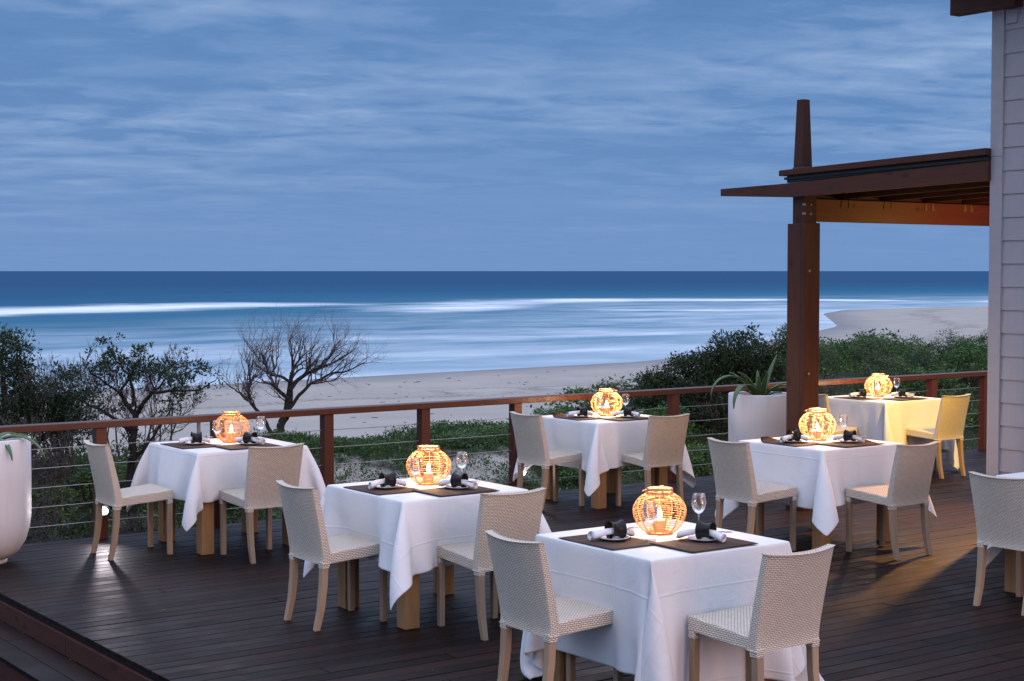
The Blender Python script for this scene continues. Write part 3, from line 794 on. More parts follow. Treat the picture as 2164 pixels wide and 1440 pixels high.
def cutlery(kind):
    mb = MB()
    if kind == 'fork':
        mb.tube([(-.095, 0, 0), (-.05, 0, .001), (.02, 0, .0), (.045, 0, .002)], [.0045, .0035, .0022, .003], 6, flat=.6)
        mb.box((.043, -.010, .0008), (.060, .010, .0030), 0)
        for k in range(4): y = -.0085+k*.0057; mb.tube([(.058, y, .002), (.08, y, .0045), (.098, y, .002)], [.0016, .0014, .0009], 5)
    else:
        mb.tube([(-.11, 0, 0), (-.05, 0, .001), (.0, 0, .0)], [.0048, .0042, .0035], 6, flat=.6)
        P = [(0, -.005), (.03, -.0085), (.07, -.009), (.098, -.003), (.102, .003), (.06, .006), (0, .004)]
        v = [(x, y, -.0006) for x, y in P]+[(x, y, .0008) for x, y in P]; k = len(P)
        mb.add(v, [tuple(reversed(range(k))), tuple(range(k, 2*k))]+[(i, (i+1) % k, k+(i+1) % k, k+i) for i in range(k)])
    return mb
PROTO = {}
def obj_once(key, mk, name, m_, **kw):
    if key not in PROTO: PROTO[key] = mk().build(name, m_, **kw); return PROTO[key]
    o = PROTO[key].copy(); COL.objects.link(o); return o
def ring_mb():
    mb = MB(); p = []
    for i in range(13):
        s_ = i/12-.5; p.append((.0355+.030*s_*s_*1.6, s_*.074))
    p2 = [(r-.0035, z) for r, z in reversed(p)]
    mb.lathe(p+p2+[p[0]], 36); return mb
def plate_mb():
    mb = MB(); mb.lathe([(0, .002), (.045, .002), (.052, .001), (.055, .003), (.074, .009), (.079, .0115), (.079, .013), (.072, .0118), (.055, .0065), (.045, .0052), (0, .005)], 44); return mb
def mat_mb(lx, ly, curl):
    """placemat lx by ly; curl > 0 rolls the far edge of y up in the wind"""
    mb = MB(); n, m = 15, 19; P = []
    for i in range(n):
        row = []
        for j in range(m):
            x = (i/(n-1)-.5)*lx; s_ = j/(m-1)*ly; y = s_-ly/2; z = .0035+.0018*math.sin(x*21+1)*math.sin(y*15)
            if curl:
                st = ly*.80
                if s_ > st:
                    ck = max(0, min(1, (.12-x)/.2)); th = min((s_-st)/.03, 2.2)*ck; y = st-ly/2+(.03*math.sin(th)/max(ck, .02) if th > .05 else s_-st); z = .004+.026*(1-math.cos(th))
            row.append((x, y, z))
        P.append(row)
    mb.sheet(P); return mb
def setting(T, seat, x, y, mx, my, mrz, nrz, who, curl=0., cseed=1):
    """T = (a, b) of the table centre; x, y = the plate; mx, my = the placemat; angles in deck axes"""
    a, b = T
    def put(o, px, py, z, rz, rx=0.):
        o.location = D(a+px, b+py, z); o.rotation_euler = (rx, 0, ANG+rz)
    o = obj_once(('mat', bool(curl)), lambda: mat_mb(.31, .43, curl), 'placemat', M['mat'], solid=.003)
    put(o, mx, my, TOP+(.0035 if seat == 'right' else 0), mrz); tag(o, f"{'wind-curled ' if curl else ''}brown placemat at the {seat} seat of the {who}", 'placemat', 'brown placemats on the tables')
    z = TOP+.0085+(.003 if seat == 'right' else 0)
    o = obj_once('plate', plate_mb, 'side_plate', M['ceramic']); put(o, x, y, z, 0); tag(o, f'small white plate at the {seat} seat of the {who}', 'plate', 'small white plates on the placemats')
    cr, sr = math.cos(nrz), math.sin(nrz)
    o = obj_once(('nap', cseed % 3), lambda: napkin_mesh(cseed % 3, (.25, -.3, .1)[cseed % 3]), 'napkin', M['napkin'], solid=.0012); put(o, x, y, z+.021, nrz); tag(o, f'rolled white napkin at the {seat} seat of the {who}', 'napkin', 'rolled white napkins on the plates')
    o = obj_once('ring', ring_mb, 'napkin_ring', M['horn']); o.location = D(a+x+.012*cr, b+y+.012*sr, z+.0485)
    o.rotation_euler = (0, R(90), ANG+nrz); tag(o, f'flared black napkin ring at the {seat} seat of the {who}', 'napkin ring', 'flared black napkin rings')
    for kind, off, dr in (('fork', .012, .10), ('knife', -.006, -.06)):
        o = obj_once(kind, lambda: cutlery(kind), kind, M['steel'])
        put(o, x+.045*cr-off*sr, y+.045*sr+off*cr, z+.0455+(.004 if kind == 'knife' else 0), nrz+dr); tag(o, f'steel {kind} at the {seat} seat of the {who}', kind, f'{kind}s in the napkin rings')

random.seed(11)
TABLES = [  # centre a, b; who; cloth drop, wind, puff, seed; lantern power; curled mats
    (5.215, 6.050, 'nearest table', .60, (.4, .1), .1, 3, 10.5, ''),
    (5.265, 8.320, 'second-nearest table', .385, (-.2, -.9), 1.8, 7, 13., ''),
    (5.330, 11.290, 'left railing table', .385, (-.5, -.3), 2.6, 12, 5.5, ''),
    (9.140, 11.390, 'middle railing table', .40, (-1.1, -.5), 1.8, 5, 30., 'left'),
    (9.180, 8.750, 'table before the pergola post', .40, (-.3, -.9), 1.2, 9, 26., 'both'),
    (12.910, 11.450, 'yellow-lit table', .52, (.6, -.5), .4, 15, 30., ''),
    (9.060, 6.200, 'cut-off table by the house corner', .40, (-.4, -.6), .5, 21, 0, ''),
]
LIGHTS = []
# chair places relative to the table centre: left chair a, b; facing-away chair a, b
SEATS = [(-.58, .07, -.015, -.69), (-.60, .06, .01, -.646), (-.785, -.03, -.07, -.676), (-.62, .01, .05, -.574), (-.75, -.05, -.045, -.73), (-.64, .13, .12, -.612), (-.675, .045, 0, 0)]
for i, (a, b, who, h, wind, puff, sd, pw, curl) in enumerate(TABLES):
    lx, ly, rx_, ry_ = SEATS[i]
    seats = [(0, max(-.6, min(lx+.242, -.42)), ly-.225, ly+.225), (1, min(ry_+.242, -.42), rx_-.225, rx_+.225)][:1 if i == 6 else 2]
    table(a, b, f'square timber table with thick legs, the {who}')
    cloth(a, b, f"white cloth {'hanging calmly' if puff < .7 else 'blown by wind'} on the {who}", h, wind, sd, puff, seats)
    chair(a+lx, b+ly, R([0, 1, -1, 1, -2, 1, 1][i]), f'pale woven chair on the left side of the {who}')
    if i == 6: continue
    chair(a+rx_, b+ry_, R(90+[1, -1, 1, -2, 1, 2][i]), f'pale woven chair facing away at the {who}')
    jx, jy = random.uniform(-.012, .012), random.uniform(-.012, .012)
    LIGHTS.append(lantern(D(a+.085+jx, b+.105+jy, TOP+.004), random.uniform(0, 6), f'lit round rattan lantern on the {who}', pw))
    glass(D(a-.105+jx, b-.045+jy, TOP+.004), f'left wine glass, before the lantern of the {who}')
    glass(D(a+.305+jy, b+.06+jx, TOP+.004), f'right wine glass, beside the lantern of the {who}')
    setting((a, b), 'left', -.25+jx, .055, -.285, .055, 0, R(-12+random.uniform(-6, 6)), who, 1. if curl in ('left', 'both') else 0., i)
    setting((a, b), 'right', .075, -.225+jy, .03, -.285, R(90 if not curl == 'both' else -90), R(-63+random.uniform(-6, 6)), who, 1. if curl == 'both' else 0., i+1)
for r, pw, col in LIGHTS:
    l = bpy.data.lights.new('candle_light', 'POINT'); l.energy = pw; l.color = col; l.shadow_soft_size = .014
    o = bpy.data.objects.new('candle_light', l); COL.objects.link(o); o.parent = r; o.location = (0, 0, .158)

# ------------------------------------------------------------------ planters with aloes
def make_planter():
    r = empty('planter')
    mb = MB()
    mb.lathe([(0, .03), (.12, .03), (.16, .038), (.215, .085), (.262, .16), (.290, .25), (.302, .35), (.305, .60), (.305, .895), (.300, .90), (.265, .90), (.262, .895), (.262, .82)], 64)
    mb.build('pot', M['pot'], r)
    mb = MB(); mb.lathe([(0, 0), (.13, 0), (.13, .03), (0, .03)], 40); mb.build('foot', M['pot'], r)
    mb = MB(); mb.lathe([(0, .852), (.15, .845), (.262, .835)], 32); mb.build('soil', M['soil'], r)
    return r
PL = make_planter(); PL.location = D(3.55, 11.515, 0)
tag(PL, 'white rounded planter cut off by the left photo edge', 'planter', 'tall white planters on the deck')
P2 = dup(PL); P2.location = D(11.05, 11.35, 0); tag(P2, 'white round planter with aloe beside the pergola post', 'planter')
def aloe(loc, leaves, label):
    r = empty('aloe_plant', loc); tag(r, label, 'plant', 'aloes in the white planters')
    for (az, L, up, droop, wd) in leaves:
        mb = MB(); n = 14; P = []; q = R(az); x = z = 0.; th = R(up); pts = []
        for i in range(n):
            pts.append((x, z)); x += L/(n-1)*math.cos(th); z += L/(n-1)*math.sin(th); th -= R(droop)/(n-1)*(.4+1.2*i/n)
        for i, (x, z) in enumerate(pts):
            s_ = i/(n-1); w_ = wd*(1-s_)**.8*(.75+.5*s_)+.0015; row = []
            for k in range(7):
                u_ = -1+2*k/6
                lx = x+.03; ly = u_*w_; lz = z+.35*w_*u_*u_
                row.append((lx*math.cos(q)-ly*math.sin(q), lx*math.sin(q)+ly*math.cos(q), lz))
            P.append(row)
        mb.sheet(P, uv=lambda i, j: (i*.03, j*.012)); mb.build('leaf', M['aloe'], r, solid=.008)
aloe(D(11.05, 11.35, .84), [(200, 0.73, 62, 190, 0.056), (232, 0.65, 48, 175, 0.059), (215, 0.40, 66, 60, 0.050), (165, 0.38, 58, 40, 0.046), (35, 0.48, 70, 15, 0.046), (350, 0.38, 55, 95, 0.050), (285, 0.33, 66, 20, 0.040), (120, 0.34, 60, 90, 0.050),
    (325, 0.57, 50, 165, 0.050), (60, 0.26, 50, 50, 0.046), (15, 0.23, 35, 60, 0.050), (255, 0.26, 80, 20, 0.040), (185, 0.26, 52, 120, 0.046), (90, 0.31, 75, 30, 0.043)], 'spiky green aloe with drooping leaves in the planter by the post')
aloe(D(3.55, 11.515, .84), [(340, .55, 30, 120, .034), (315, .42, 30, 130, .034), (25, .36, 35, 100, .03), (60, .36, 40, 130, .03), (200, .4, 35, 110, .03), (150, .3, 40, 70, .03), (270, .34, 35, 120, .03), (110, .3, 40, 80, .03)],
    'green aloe in the cut-off left planter')

# ------------------------------------------------------------------ plants
def leaf_arrays(c, d, L, Wd, rng):
    """folded diamond leaves: base c, direction d (unit), length, width -> V, F"""
    n = len(c); r = rng.normal(size=(n, 3)); r[:, 2] += .6
    s_ = np.cross(d, r); s_ /= np.linalg.norm(s_, axis=1)[:, None]+1e-9; up = np.cross(s_, d)
    L = np.asarray(L).reshape(-1, 1); Wd = np.asarray(Wd).reshape(-1, 1)
    V = np.empty((n, 4, 3)); V[:, 0] = c; V[:, 1] = c+d*L*.45+s_*Wd*.5+up*Wd*.16; V[:, 2] = c+d*L-up*L*.08; V[:, 3] = c+d*L*.45-s_*Wd*.5+up*Wd*.16
    return V.reshape(-1, 3), np.arange(4*n).reshape(n, 4)
def unit(v): return v/(np.linalg.norm(v, axis=-1, keepdims=True)+1e-9)
def crown_leaves(rng, cents, rad, per, L, upb=.4, outb=.7):
    C = np.repeat(cents, per, 0); rr = np.repeat(rad, per)
    off = unit(rng.normal(size=C.shape))*(rng.random(len(C))**.45*rr)[:, None]; off[:, 2] *= .75
    d = unit(off/ (rr[:, None]+1e-9)*outb+rng.normal(size=C.shape)*.55+[0, 0, upb])
    ln = L*rng.uniform(.65, 1.25, len(C))
    return leaf_arrays(C+off, d, ln, ln*rng.uniform(.36, .52, len(C)), rng)
def cat_(parts):
    V = []; F = []; o = 0
    for v, f in parts: V.append(v); F.append(f+o); o += len(v)
    return np.concatenate(V), np.concatenate(F)
def twig_mesh(segs, n=3):
    """segs: list of (p0, p1, r0, r1) -> tube quads, vectorised"""
    P0 = np.array([s[0] for s in segs], float); P1 = np.array([s[1] for s in segs], float); r0 = np.array([s[2] for s in segs])[:, None]; r1 = np.array([s[3] for s in segs])[:, None]
    t_ = unit(P1-P0); ref = np.where(abs(t_[:, 2:3]) < .9, [[0, 0, 1.]], [[1., 0, 0]]); a = unit(np.cross(t_, ref)); b = np.cross(t_, a)
    V = np.empty((len(segs), 2*n, 3))
    for k in range(n):
        q = 2*math.pi*k/n; w_ = a*math.cos(q)+b*math.sin(q); V[:, k] = P0+w_*r0; V[:, n+k] = P1+w_*r1
    base_ = (np.arange(len(segs))*2*n)[:, None]
    F = np.concatenate([base_+np.array([[k, (k+1) % n, n+(k+1) % n, n+k]]) for k in range(n)])
    return V.reshape(-1, 3), F
def grow(rng, p, d, L, r, lvl, segs, tips, lean=(0, 0, 0), spread=.65, nseg=4, kids=(3, 5), ratio=.62, up=.12):
    """a branch that wanders, then forks; fine twigs end up in tips"""
    p = np.array(p, float); d = np.array(d, float); st = L/nseg; start = []
    for i in range(nseg):
        d = unit(d+rng.normal(size=3)*.17+np.array(lean)*.10+np.array([0, 0, up*.5])); q = p+d*st
        ra, rb_ = r*(1-.45*i/nseg), r*(1-.45*(i+1)/nseg)
        segs.append((p, q, ra, rb_)); p = q
        if i >= 1: start.append((p.copy(), d.copy(), rb_))
    tips.append((p.copy(), d.copy(), lvl))
    if lvl == 0: return
    for k in range(rng.integers(*kids)):
        bp, bd, br = start[rng.integers(len(start))] if k else start[-1]
        nd = unit(bd+rng.normal(size=3)*spread)
        grow(rng, bp, nd, L*ratio*rng.uniform(.75, 1.2), br*.62, lvl-1, segs, tips, lean, spread, max(3, nseg-1), kids, ratio, up)

def shrub_proto(name, seed, lm, leafL=.05, per=34, ncl=46, twigs=5, bare=0):
    """a bush one metre across and one metre high"""
    rng = np.random.default_rng(seed); r = empty(name)
    th = rng.uniform(0, 2*math.pi, ncl); ph = np.arccos(rng.uniform(-.05, 1, ncl)); rr = rng.uniform(.62, 1.0, ncl)*(1+.14*np.sin(th*3+seed))
    c = np.stack([.46*rr*np.sin(ph)*np.cos(th), .46*rr*np.sin(ph)*np.sin(th), .22+.66*rr*np.cos(ph)], -1)
    segs = []; tips = []
    for k in range(twigs):
        q = rng.uniform(0, 6.28); grow(rng, (0.04*math.cos(q), .04*math.sin(q), -.12), unit(np.array([math.cos(q)*.6, math.sin(q)*.6, 1.])), .42, .016, 2, segs, tips, kids=(2, 4))
    for ci in c[::2]: segs.append((np.array([0, 0, .0])+ci*[.25, .25, .2], ci, .008, .003))
    V, F = twig_mesh(segs, 4); npmesh('trunk', V, F, M['bark'], r)
    parts = [crown_leaves(rng, c, rng.uniform(.10, .19, ncl), per, leafL)]
    V, F = cat_(parts); npmesh('crown', V, F, lm, r)
    if bare:
        segs = []; tips = []
        for k in range(bare):
            q = rng.uniform(0, 6.28); e = rng.uniform(.1, .34); grow(rng, (e*math.cos(q), e*math.sin(q), .45), unit(np.array([math.cos(q)*.4, math.sin(q)*.4, 1.])), .26, .006, 3, segs, tips, kids=(2, 4))
        V, F = twig_mesh(segs, 3); npmesh('bare_twigs', V, F, M['twig'], r)
    return r
PROT = {'A': shrub_proto('dune_shrub', 1, M['leafA'], .055, 44, 56), 'B': shrub_proto('dune_shrub', 2, M['leafB'], .046, 56, 56, bare=6), 'C': shrub_proto('dune_shrub', 3, M['leafC'], .062, 40, 50), 'D': shrub_proto('dune_shrub', 4, M['leafD'], .042, 34, 46, 7, bare=14)}
DESC = {'A': 'dense dark green dune bush in the scrub beyond the railing', 'B': 'small-leaved bush with bare twigs in the scrub beyond the railing', 'C': 'bright green bush in the scrub beyond the railing', 'D': 'greyish twiggy bush in the scrub beyond the railing'}
GRP = {'A': 'dark green bushes of the dune scrub', 'B': 'small-leaved bushes of the dune scrub', 'C': 'bright green bushes of the dune scrub', 'D': 'greyish bushes of the dune scrub'}
used = set(); rnd = random.Random(8)
def shrub(a, b, wdt, h, kind, label=None, group=None):
    if kind in used: o = dup(PROT[kind])
    else: o = PROT[kind]; used.add(kind)
    x, y = D2(a, b); o.location = (x, y, float(zg(a, b))-.03); o.scale = (wdt, wdt*rnd.uniform(.85, 1.15), h); o.rotation_euler = (0, 0, rnd.uniform(0, 6.28))
    tag(o, label or DESC[kind], 'bush', group or GRP[kind])
for a, b, w_, h, k in [(10.73, 12.97, 0.63, 0.64, 'B'), (11.74, 12.92, 0.65, 0.66, 'B'), (13.1, 13.14, 0.5, 0.48, 'B'), (13.7, 12.66, 0.5, 0.51, 'A'), (15.38, 13.15, 0.51, 0.64, 'A'), (16.3, 12.97, 0.5, 0.48, 'A'), (17.23, 12.73, 0.7, 0.7, 'C'), (11.34, 13.7, 0.63, 0.67, 'B'), (12.88, 14.02, 0.7, 0.69, 'C'), (13.64, 13.84, 0.57, 0.68, 'C'), (14.9, 13.97, 0.5, 0.45, 'C'), (15.8, 13.81, 0.5, 0.53, 'B'), (17.47, 14.03, 0.5, 0.46, 'A'), (18.98, 13.81, 0.5, 0.55, 'A'), (12.62, 15.25, 0.5, 0.45, 'B'), (14.09, 15.52, 0.5, 0.48, 'A'), (14.88, 15.1, 0.57, 0.58, 'A'), (16.59, 15.4, 0.5, 0.54, 'A'), (17.76, 14.92, 0.5, 0.54, 'B'), (19.97, 15.5, 0.5, 0.59, 'C'), (21.46, 15.41, 0.59, 0.61, 'C'), (12.53, 16.55, 0.67, 0.64, 'D'), (13.42, 16.45, 0.74, 0.86, 'C'), (14.53, 16.74, 0.65, 0.64, 'A'), (15.51, 16.68, 0.72, 0.69, 'D'), (16.88, 16.9, 0.69, 0.88, 'A'), (17.43, 16.47, 0.6, 0.76, 'D'), (19.43, 17.15, 0.69, 0.77, 'B'), (19.9, 16.63, 0.79, 0.78, 'A'), (21.72, 17.16, 0.88, 0.94, 'A'), (22.42, 16.56, 0.71, 0.78, 'D'), (13.94, 18.49, 0.5, 0.28, 'B'), (14.69, 18.23, 0.51, 0.56, 'B'), (15.86, 18.59, 0.59, 0.62, 'C'), (16.96, 18.47, 0.5, 0.3, 'A'), (17.98, 18.4, 0.5, 0.33, 'D'), (19.62, 18.84, 0.6, 0.63, 'B'), (20.7, 18.53, 0.6, 0.75, 'B'), (21.9, 18.49, 0.5, 0.61, 'B'), (23.06, 18.49, 0.58, 0.69, 'A'), (24.98, 18.78, 0.67, 0.68, 'D'), (16.03, 20.97, 0.72, 0.71, 'C'), (16.37, 20.2, 0.76, 0.81, 'B'), (17.46, 20.33, 0.87, 0.83, 'B'), (18.19, 20.29, 0.5, 0.54, 'A'), (19.29, 20.47, 0.5, 0.3, 'B'), (20.17, 20.18, 0.5, 0.55, 'A'), (21.78, 20.64, 0.64, 0.76, 'C'), (22.73, 20.47, 0.81, 0.81, 'A'), (24.07, 20.65, 0.6, 0.76, 'A'), (25.73, 20.98, 0.67, 0.78, 'B'), (25.85, 20.27, 0.62, 0.78, 'B'), (27.88, 20.65, 0.68, 0.76, 'A'), (17.43, 22.89, 0.87, 0.94, 'C'), (18.43, 22.82, 1.39, 1.34, 'C'), (19.41, 22.81, 1.26, 1.35, 'A'), (20.15, 22.59, 0.84, 0.94, 'D'), (21.86, 23.39, 0.54, 0.65, 'B'), (22.54, 22.81, 0.61, 0.67, 'D'), (24.45, 23.35, 0.79, 0.94, 'B'), (25.04, 22.82, 0.89, 1.03, 'B'), (26.32, 22.67, 0.89, 0.93, 'A'), (28.32, 23.04, 0.55, 0.62, 'D'), (30.34, 23.4, 0.84, 0.83, 'A'), (31.68, 23.31, 1.02, 1.02, 'A'), (19.36, 25.54, 1.3, 1.37, 'A'), (20.71, 25.67, 1.53, 1.7, 'C'), (22.07, 25.93, 1.65, 1.7, 'C'), (23.72, 26.27, 1.22, 1.26, 'A'), (25.14, 26.19, 0.52, 0.64, 'B'), (26.07, 25.64, 0.88, 0.92, 'A'), (27.72, 26.1, 1.11, 1.19, 'A'), (29.22, 26.15, 1.18, 1.28, 'A'), (31.1, 26.35, 0.95, 1.13, 'D'), (32.07, 25.86, 0.66, 0.84, 'C'), (33.8, 26.12, 0.72, 0.79, 'D'), (34.59, 25.59, 0.58, 0.7, 'B')]: shrub(a, b, w_*1.55, h*1.0, k)
# bushes close under the left end of the railing
for a, b, w_, h, k in [(4.05, 12.75, .8, .75, 'B'), (4.85, 12.6, .9, .62, 'A'), (5.65, 12.8, .8, .6, 'D'), (6.45, 12.6, .8, .68, 'A'), (4.35, 13.6, 1., .85, 'A'), (5.45, 13.7, 1., .7, 'B'), (6.45, 13.6, .9, .7, 'C'), (7.35, 12.7, .8, .62, 'B'), (3.35, 13.2, 1., 1.0, 'B'),
                       (3.85, 14.6, 1.2, 1.05, 'A'), (4.95, 14.8, 1.1, .9, 'B'), (6.15, 14.9, 1.1, .72, 'C'), (7.25, 14.6, .9, .62, 'A'), (5.35, 16.2, 1.1, .62, 'C'), (6.55, 16.6, 1.1, .5, 'C'), (7.65, 16.4, .9, .5, 'A'), (4.15, 16., 1.2, 1.0, 'B'), (8.35, 13.1, .6, .45, 'B'), (9.45, 12.9, .6, .4, 'D')]:
    shrub(a, b, w_, h, k, {'A': 'dark green', 'B': 'small-leaved green', 'C': 'bright green', 'D': 'greyish'}[k]+' bush low behind the left end of the railing', {'A': 'dark green', 'B': 'small-leaved', 'C': 'bright green', 'D': 'greyish'}[k]+' bushes behind the left railing')
# bushes on the dune crest behind the middle of the railing
for a, b, w_, h, k in [(9.0, 17.6, .7, 0.16, 'C'), (9.7, 17.7, .8, 0.19, 'C'), (12.3, 17.7, .9, 0.30, 'C'), (11.6, 17.5, .9, 0.22, 'A'), (12.9, 17.5, .9, 0.33, 'A'), (10.6, 17.8, .7, 0.14, 'B'), (9.3, 16.2, .6, 0.19, 'C'), (10.2, 15.9, .6, 0.16, 'D'), (11.4, 16., .6, 0.19, 'B'), (8.2, 17.4, .7, 0.19, 'C'), (12.4, 16., .7, 0.25, 'A')]:
    shrub(a, b, w_, h, k, {'A': 'dark green', 'B': 'small-leaved green', 'C': 'bright green', 'D': 'greyish'}[k]+' low bush on the sandy dune crest behind the middle railing', {'A': 'dark green', 'B': 'small-leaved', 'C': 'bright green', 'D': 'greyish'}[k]+' bushes on the dune crest')

def tree_from(name, base, scale, paths, seed, label, cat='tree', bark='darkbark', lean=(.35, 0, .25), twl=.34, lvl=3, every=2, leafc=None, leafm='leafdark', leafL=.05, leafr=.1, per=40, group=None, depth=.5, tw=1., spread=.65, tipleaf=0):
    """limbs drawn as (x, z, radius) polylines in local metres; twigs grow from them"""
    rng = np.random.default_rng(seed); r = empty(name, base); tag(r, label, cat, group); segs = []; tw_s = []; tips = []
    for path in paths:
        y = 0.; ydir = rng.uniform(-depth, depth); P = []
        for i, (x, z, rad) in enumerate(path):
            s_ = i/max(1, len(path)-1)
            P.append((np.array([x*scale, path[0][0]*0+ydir*s_*abs(path[-1][0]-path[0][0])*scale+ (rng.normal()*.01 if i else 0), z*scale]), rad))
        # resample with a little wander
        Q = [P[0]]
        for (p0, r0), (p1, r1) in zip(P[:-1], P[1:]):
            for k in (1, 2, 3):
                f = k/3; Q.append((p0+(p1-p0)*f+(rng.normal(size=3)*np.linalg.norm(p1-p0)*.035 if k < 3 else 0), r0+(r1-r0)*f))
        for (p0, r0), (p1, r1) in zip(Q[:-1], Q[1:]): segs.append((p0, p1, r0, r1))
        n0 = 0 if path[0][2] < .02 else len(Q)//3
        for i in range(max(n0, 1), len(Q), every):
            p, rad = Q[i]
            if rad > .05: continue
            d = unit(unit(Q[min(i+1, len(Q)-1)][0]-Q[i-1][0])+rng.normal(size=3)*.6+[0, 0, .55]); grow(rng, p, d, twl*rng.uniform(.7, 1.2), max(rad*.5, .004)*tw, lvl, tw_s, tips, lean, spread)
    V, F = twig_mesh(segs, 7); npmesh('trunk', V, F, M[bark], r, smooth=True)
    V, F = twig_mesh(tw_s, 3); npmesh('branches', V, F, M['twig' if not leafc else 'darkbark'], r)
    if tipleaf:
        tp = np.array([t_[0] for t_ in tips if t_[2] <= 1]); tp = tp[rng.random(len(tp)) < tipleaf]
        V, F = crown_leaves(rng, tp, np.full(len(tp), .10), 4, .055); npmesh('crown', V, F, M['leafD'], r)
    if leafc:
        c = np.array([(x*scale, rng.normal()*.16, z*scale) for x, z in leafc])
        cc = np.concatenate([c+rng.normal(size=c.shape)*leafr*.75 for _ in range(5)])
        V, F = crown_leaves(rng, cc, np.full(len(cc), leafr*.62), per//5, leafL); npmesh('crown', V, F, M[leafm], r)
    return r
def px(pts, ox, oz, sc): return [((x-ox)/sc, (oz-z)/sc, r_) for x, z, r_ in pts]
# the bare spreading tree: limbs in units of one photo pixel, set 33 m off
bp = lambda *p: px(p, 735, 1380, 5.1425)
bare_paths = [bp((690, 1640, .10), (735, 1380, .085), (755, 1240, .085), (825, 1120, .085), (838, 1000, .085), (850, 900, .07), (862, 760, .045), (880, 600, .03), (872, 480, .018)),
    bp((838, 960, .05), (750, 890, .04), (680, 810, .03), (580, 780, .016)), bp((856, 870, .05), (930, 770, .045), (1010, 710, .04), (1150, 640, .03), (1350, 560, .02), (1500, 470, .01)),
    bp((850, 1070, .04), (950, 930, .038), (1080, 800, .03), (1280, 700, .025), (1500, 655, .016), (1690, 560, .008)), bp((858, 780, .035), (760, 720, .03), (650, 705, .028), (600, 620, .02), (545, 470, .01)),
    bp((1010, 710, .028), (1050, 640, .022), (1090, 500, .012), (1100, 380, .007)), bp((1150, 640, .022), (1290, 520, .016), (1400, 380, .008)), bp((880, 640, .022), (960, 540, .016), (1000, 400, .008)), bp((650, 705, .02), (720, 590, .014), (740, 420, .007)),
    bp((1080, 800, .018), (1200, 790, .014), (1330, 770, .01), (1400, 720, .006)), bp((838, 1000, .02), (760, 960, .012), (680, 940, .006)),
    bp((735, 1480, .05), (650, 1340, .045), (560, 1180, .035), (470, 1080, .035), (400, 990, .03), (390, 890, .028), (410, 760, .02), (380, 600, .012), (340, 480, .006)), bp((400, 990, .022), (330, 930, .018), (250, 860, .012), (160, 810, .006)),
    bp((410, 760, .016), (450, 640, .01), (470, 480, .006)), bp((392, 880, .016), (440, 800, .012), (470, 700, .006)), bp((545, 560, .012), (480, 480, .008), (430, 380, .005)), bp((872, 500, .012), (850, 380, .008), (880, 260, .005)), bp((1290, 520, .01), (1340, 380, .007), (1330, 260, .004)), bp((600, 620, .012), (640, 480, .008), (660, 330, .005))]
tree_from('bare_tree', (-4.83, 33., -1.335), 33/3376, bare_paths, 4, 'bare windswept tree with a wide twiggy crown on the dune', twl=.42, lvl=3, every=1, lean=(.4, 0, .5), depth=.45, tw=1.5)
lp = lambda *p: px(p, 1260, 1440, 4.5)
leafy_paths = [lp((1235, 2190, .048), (1245, 1800, .045), (1255, 1440, .040), (1275, 1180, .036), (1292, 1000, .032)), lp((1292, 1000, .024), (1205, 880, .021), (1150, 770, .018), (1225, 660, .012), (1280, 560, .007)),
    lp((1294, 1000, .024), (1400, 850, .021), (1480, 760, .018), (1700, 740, .013), (1950, 735, .009), (2120, 640, .004)), lp((1280, 900, .018), (1268, 740, .015), (1235, 600, .011), (1110, 470, .006)),
    lp((1262, 1160, .022), (1100, 1040, .019), (900, 920, .014), (700, 830, .010), (500, 700, .005)), lp((1400, 850, .014), (1550, 660, .010), (1750, 600, .007), (1960, 560, .003)), lp((1150, 770, .014), (1000, 700, .010), (850, 600, .007), (780, 500, .004)),
    lp((1258, 1440, .020), (1420, 1250, .014), (1560, 1060, .010), (1650, 900, .006), (1760, 820, .003)), lp((1480, 760, .010), (1440, 640, .007), (1380, 480, .004))]
leafc = [((x-1260)/4.5, (1440-z)/4.5) for x, z in [(980, 380), (1060, 430), (1150, 450), (1250, 400), (1330, 480), (1380, 560), (1250, 590), (1100, 560), (1000, 520), (800, 570), (880, 620), (930, 540), (1050, 620), (840, 500), (1710, 480), (1740, 540), (1760, 660), (1860, 700), (1950, 610), (1990, 540), (1900, 540),
    (1650, 740), (1690, 830), (1640, 920), (1300, 370), (600, 780), (720, 700), (540, 650), (680, 640), (1450, 570), (1570, 590), (1480, 500), (1620, 540), (1010, 900), (1120, 920), (920, 760), (760, 780), (1350, 620), (1210, 520), (1330, 1260), (1340, 1330), (700, 1090), (900, 1090)]]
tree_from('leafy_tree', (-3.72, 15.6, .23), 15.6/3376, leafy_paths, 6, 'small tree with dark leaf clusters behind the left railing', twl=.17, lvl=2, every=2, leafc=leafc, leafL=.040, leafr=.085, per=95, depth=.5, tw=.8)

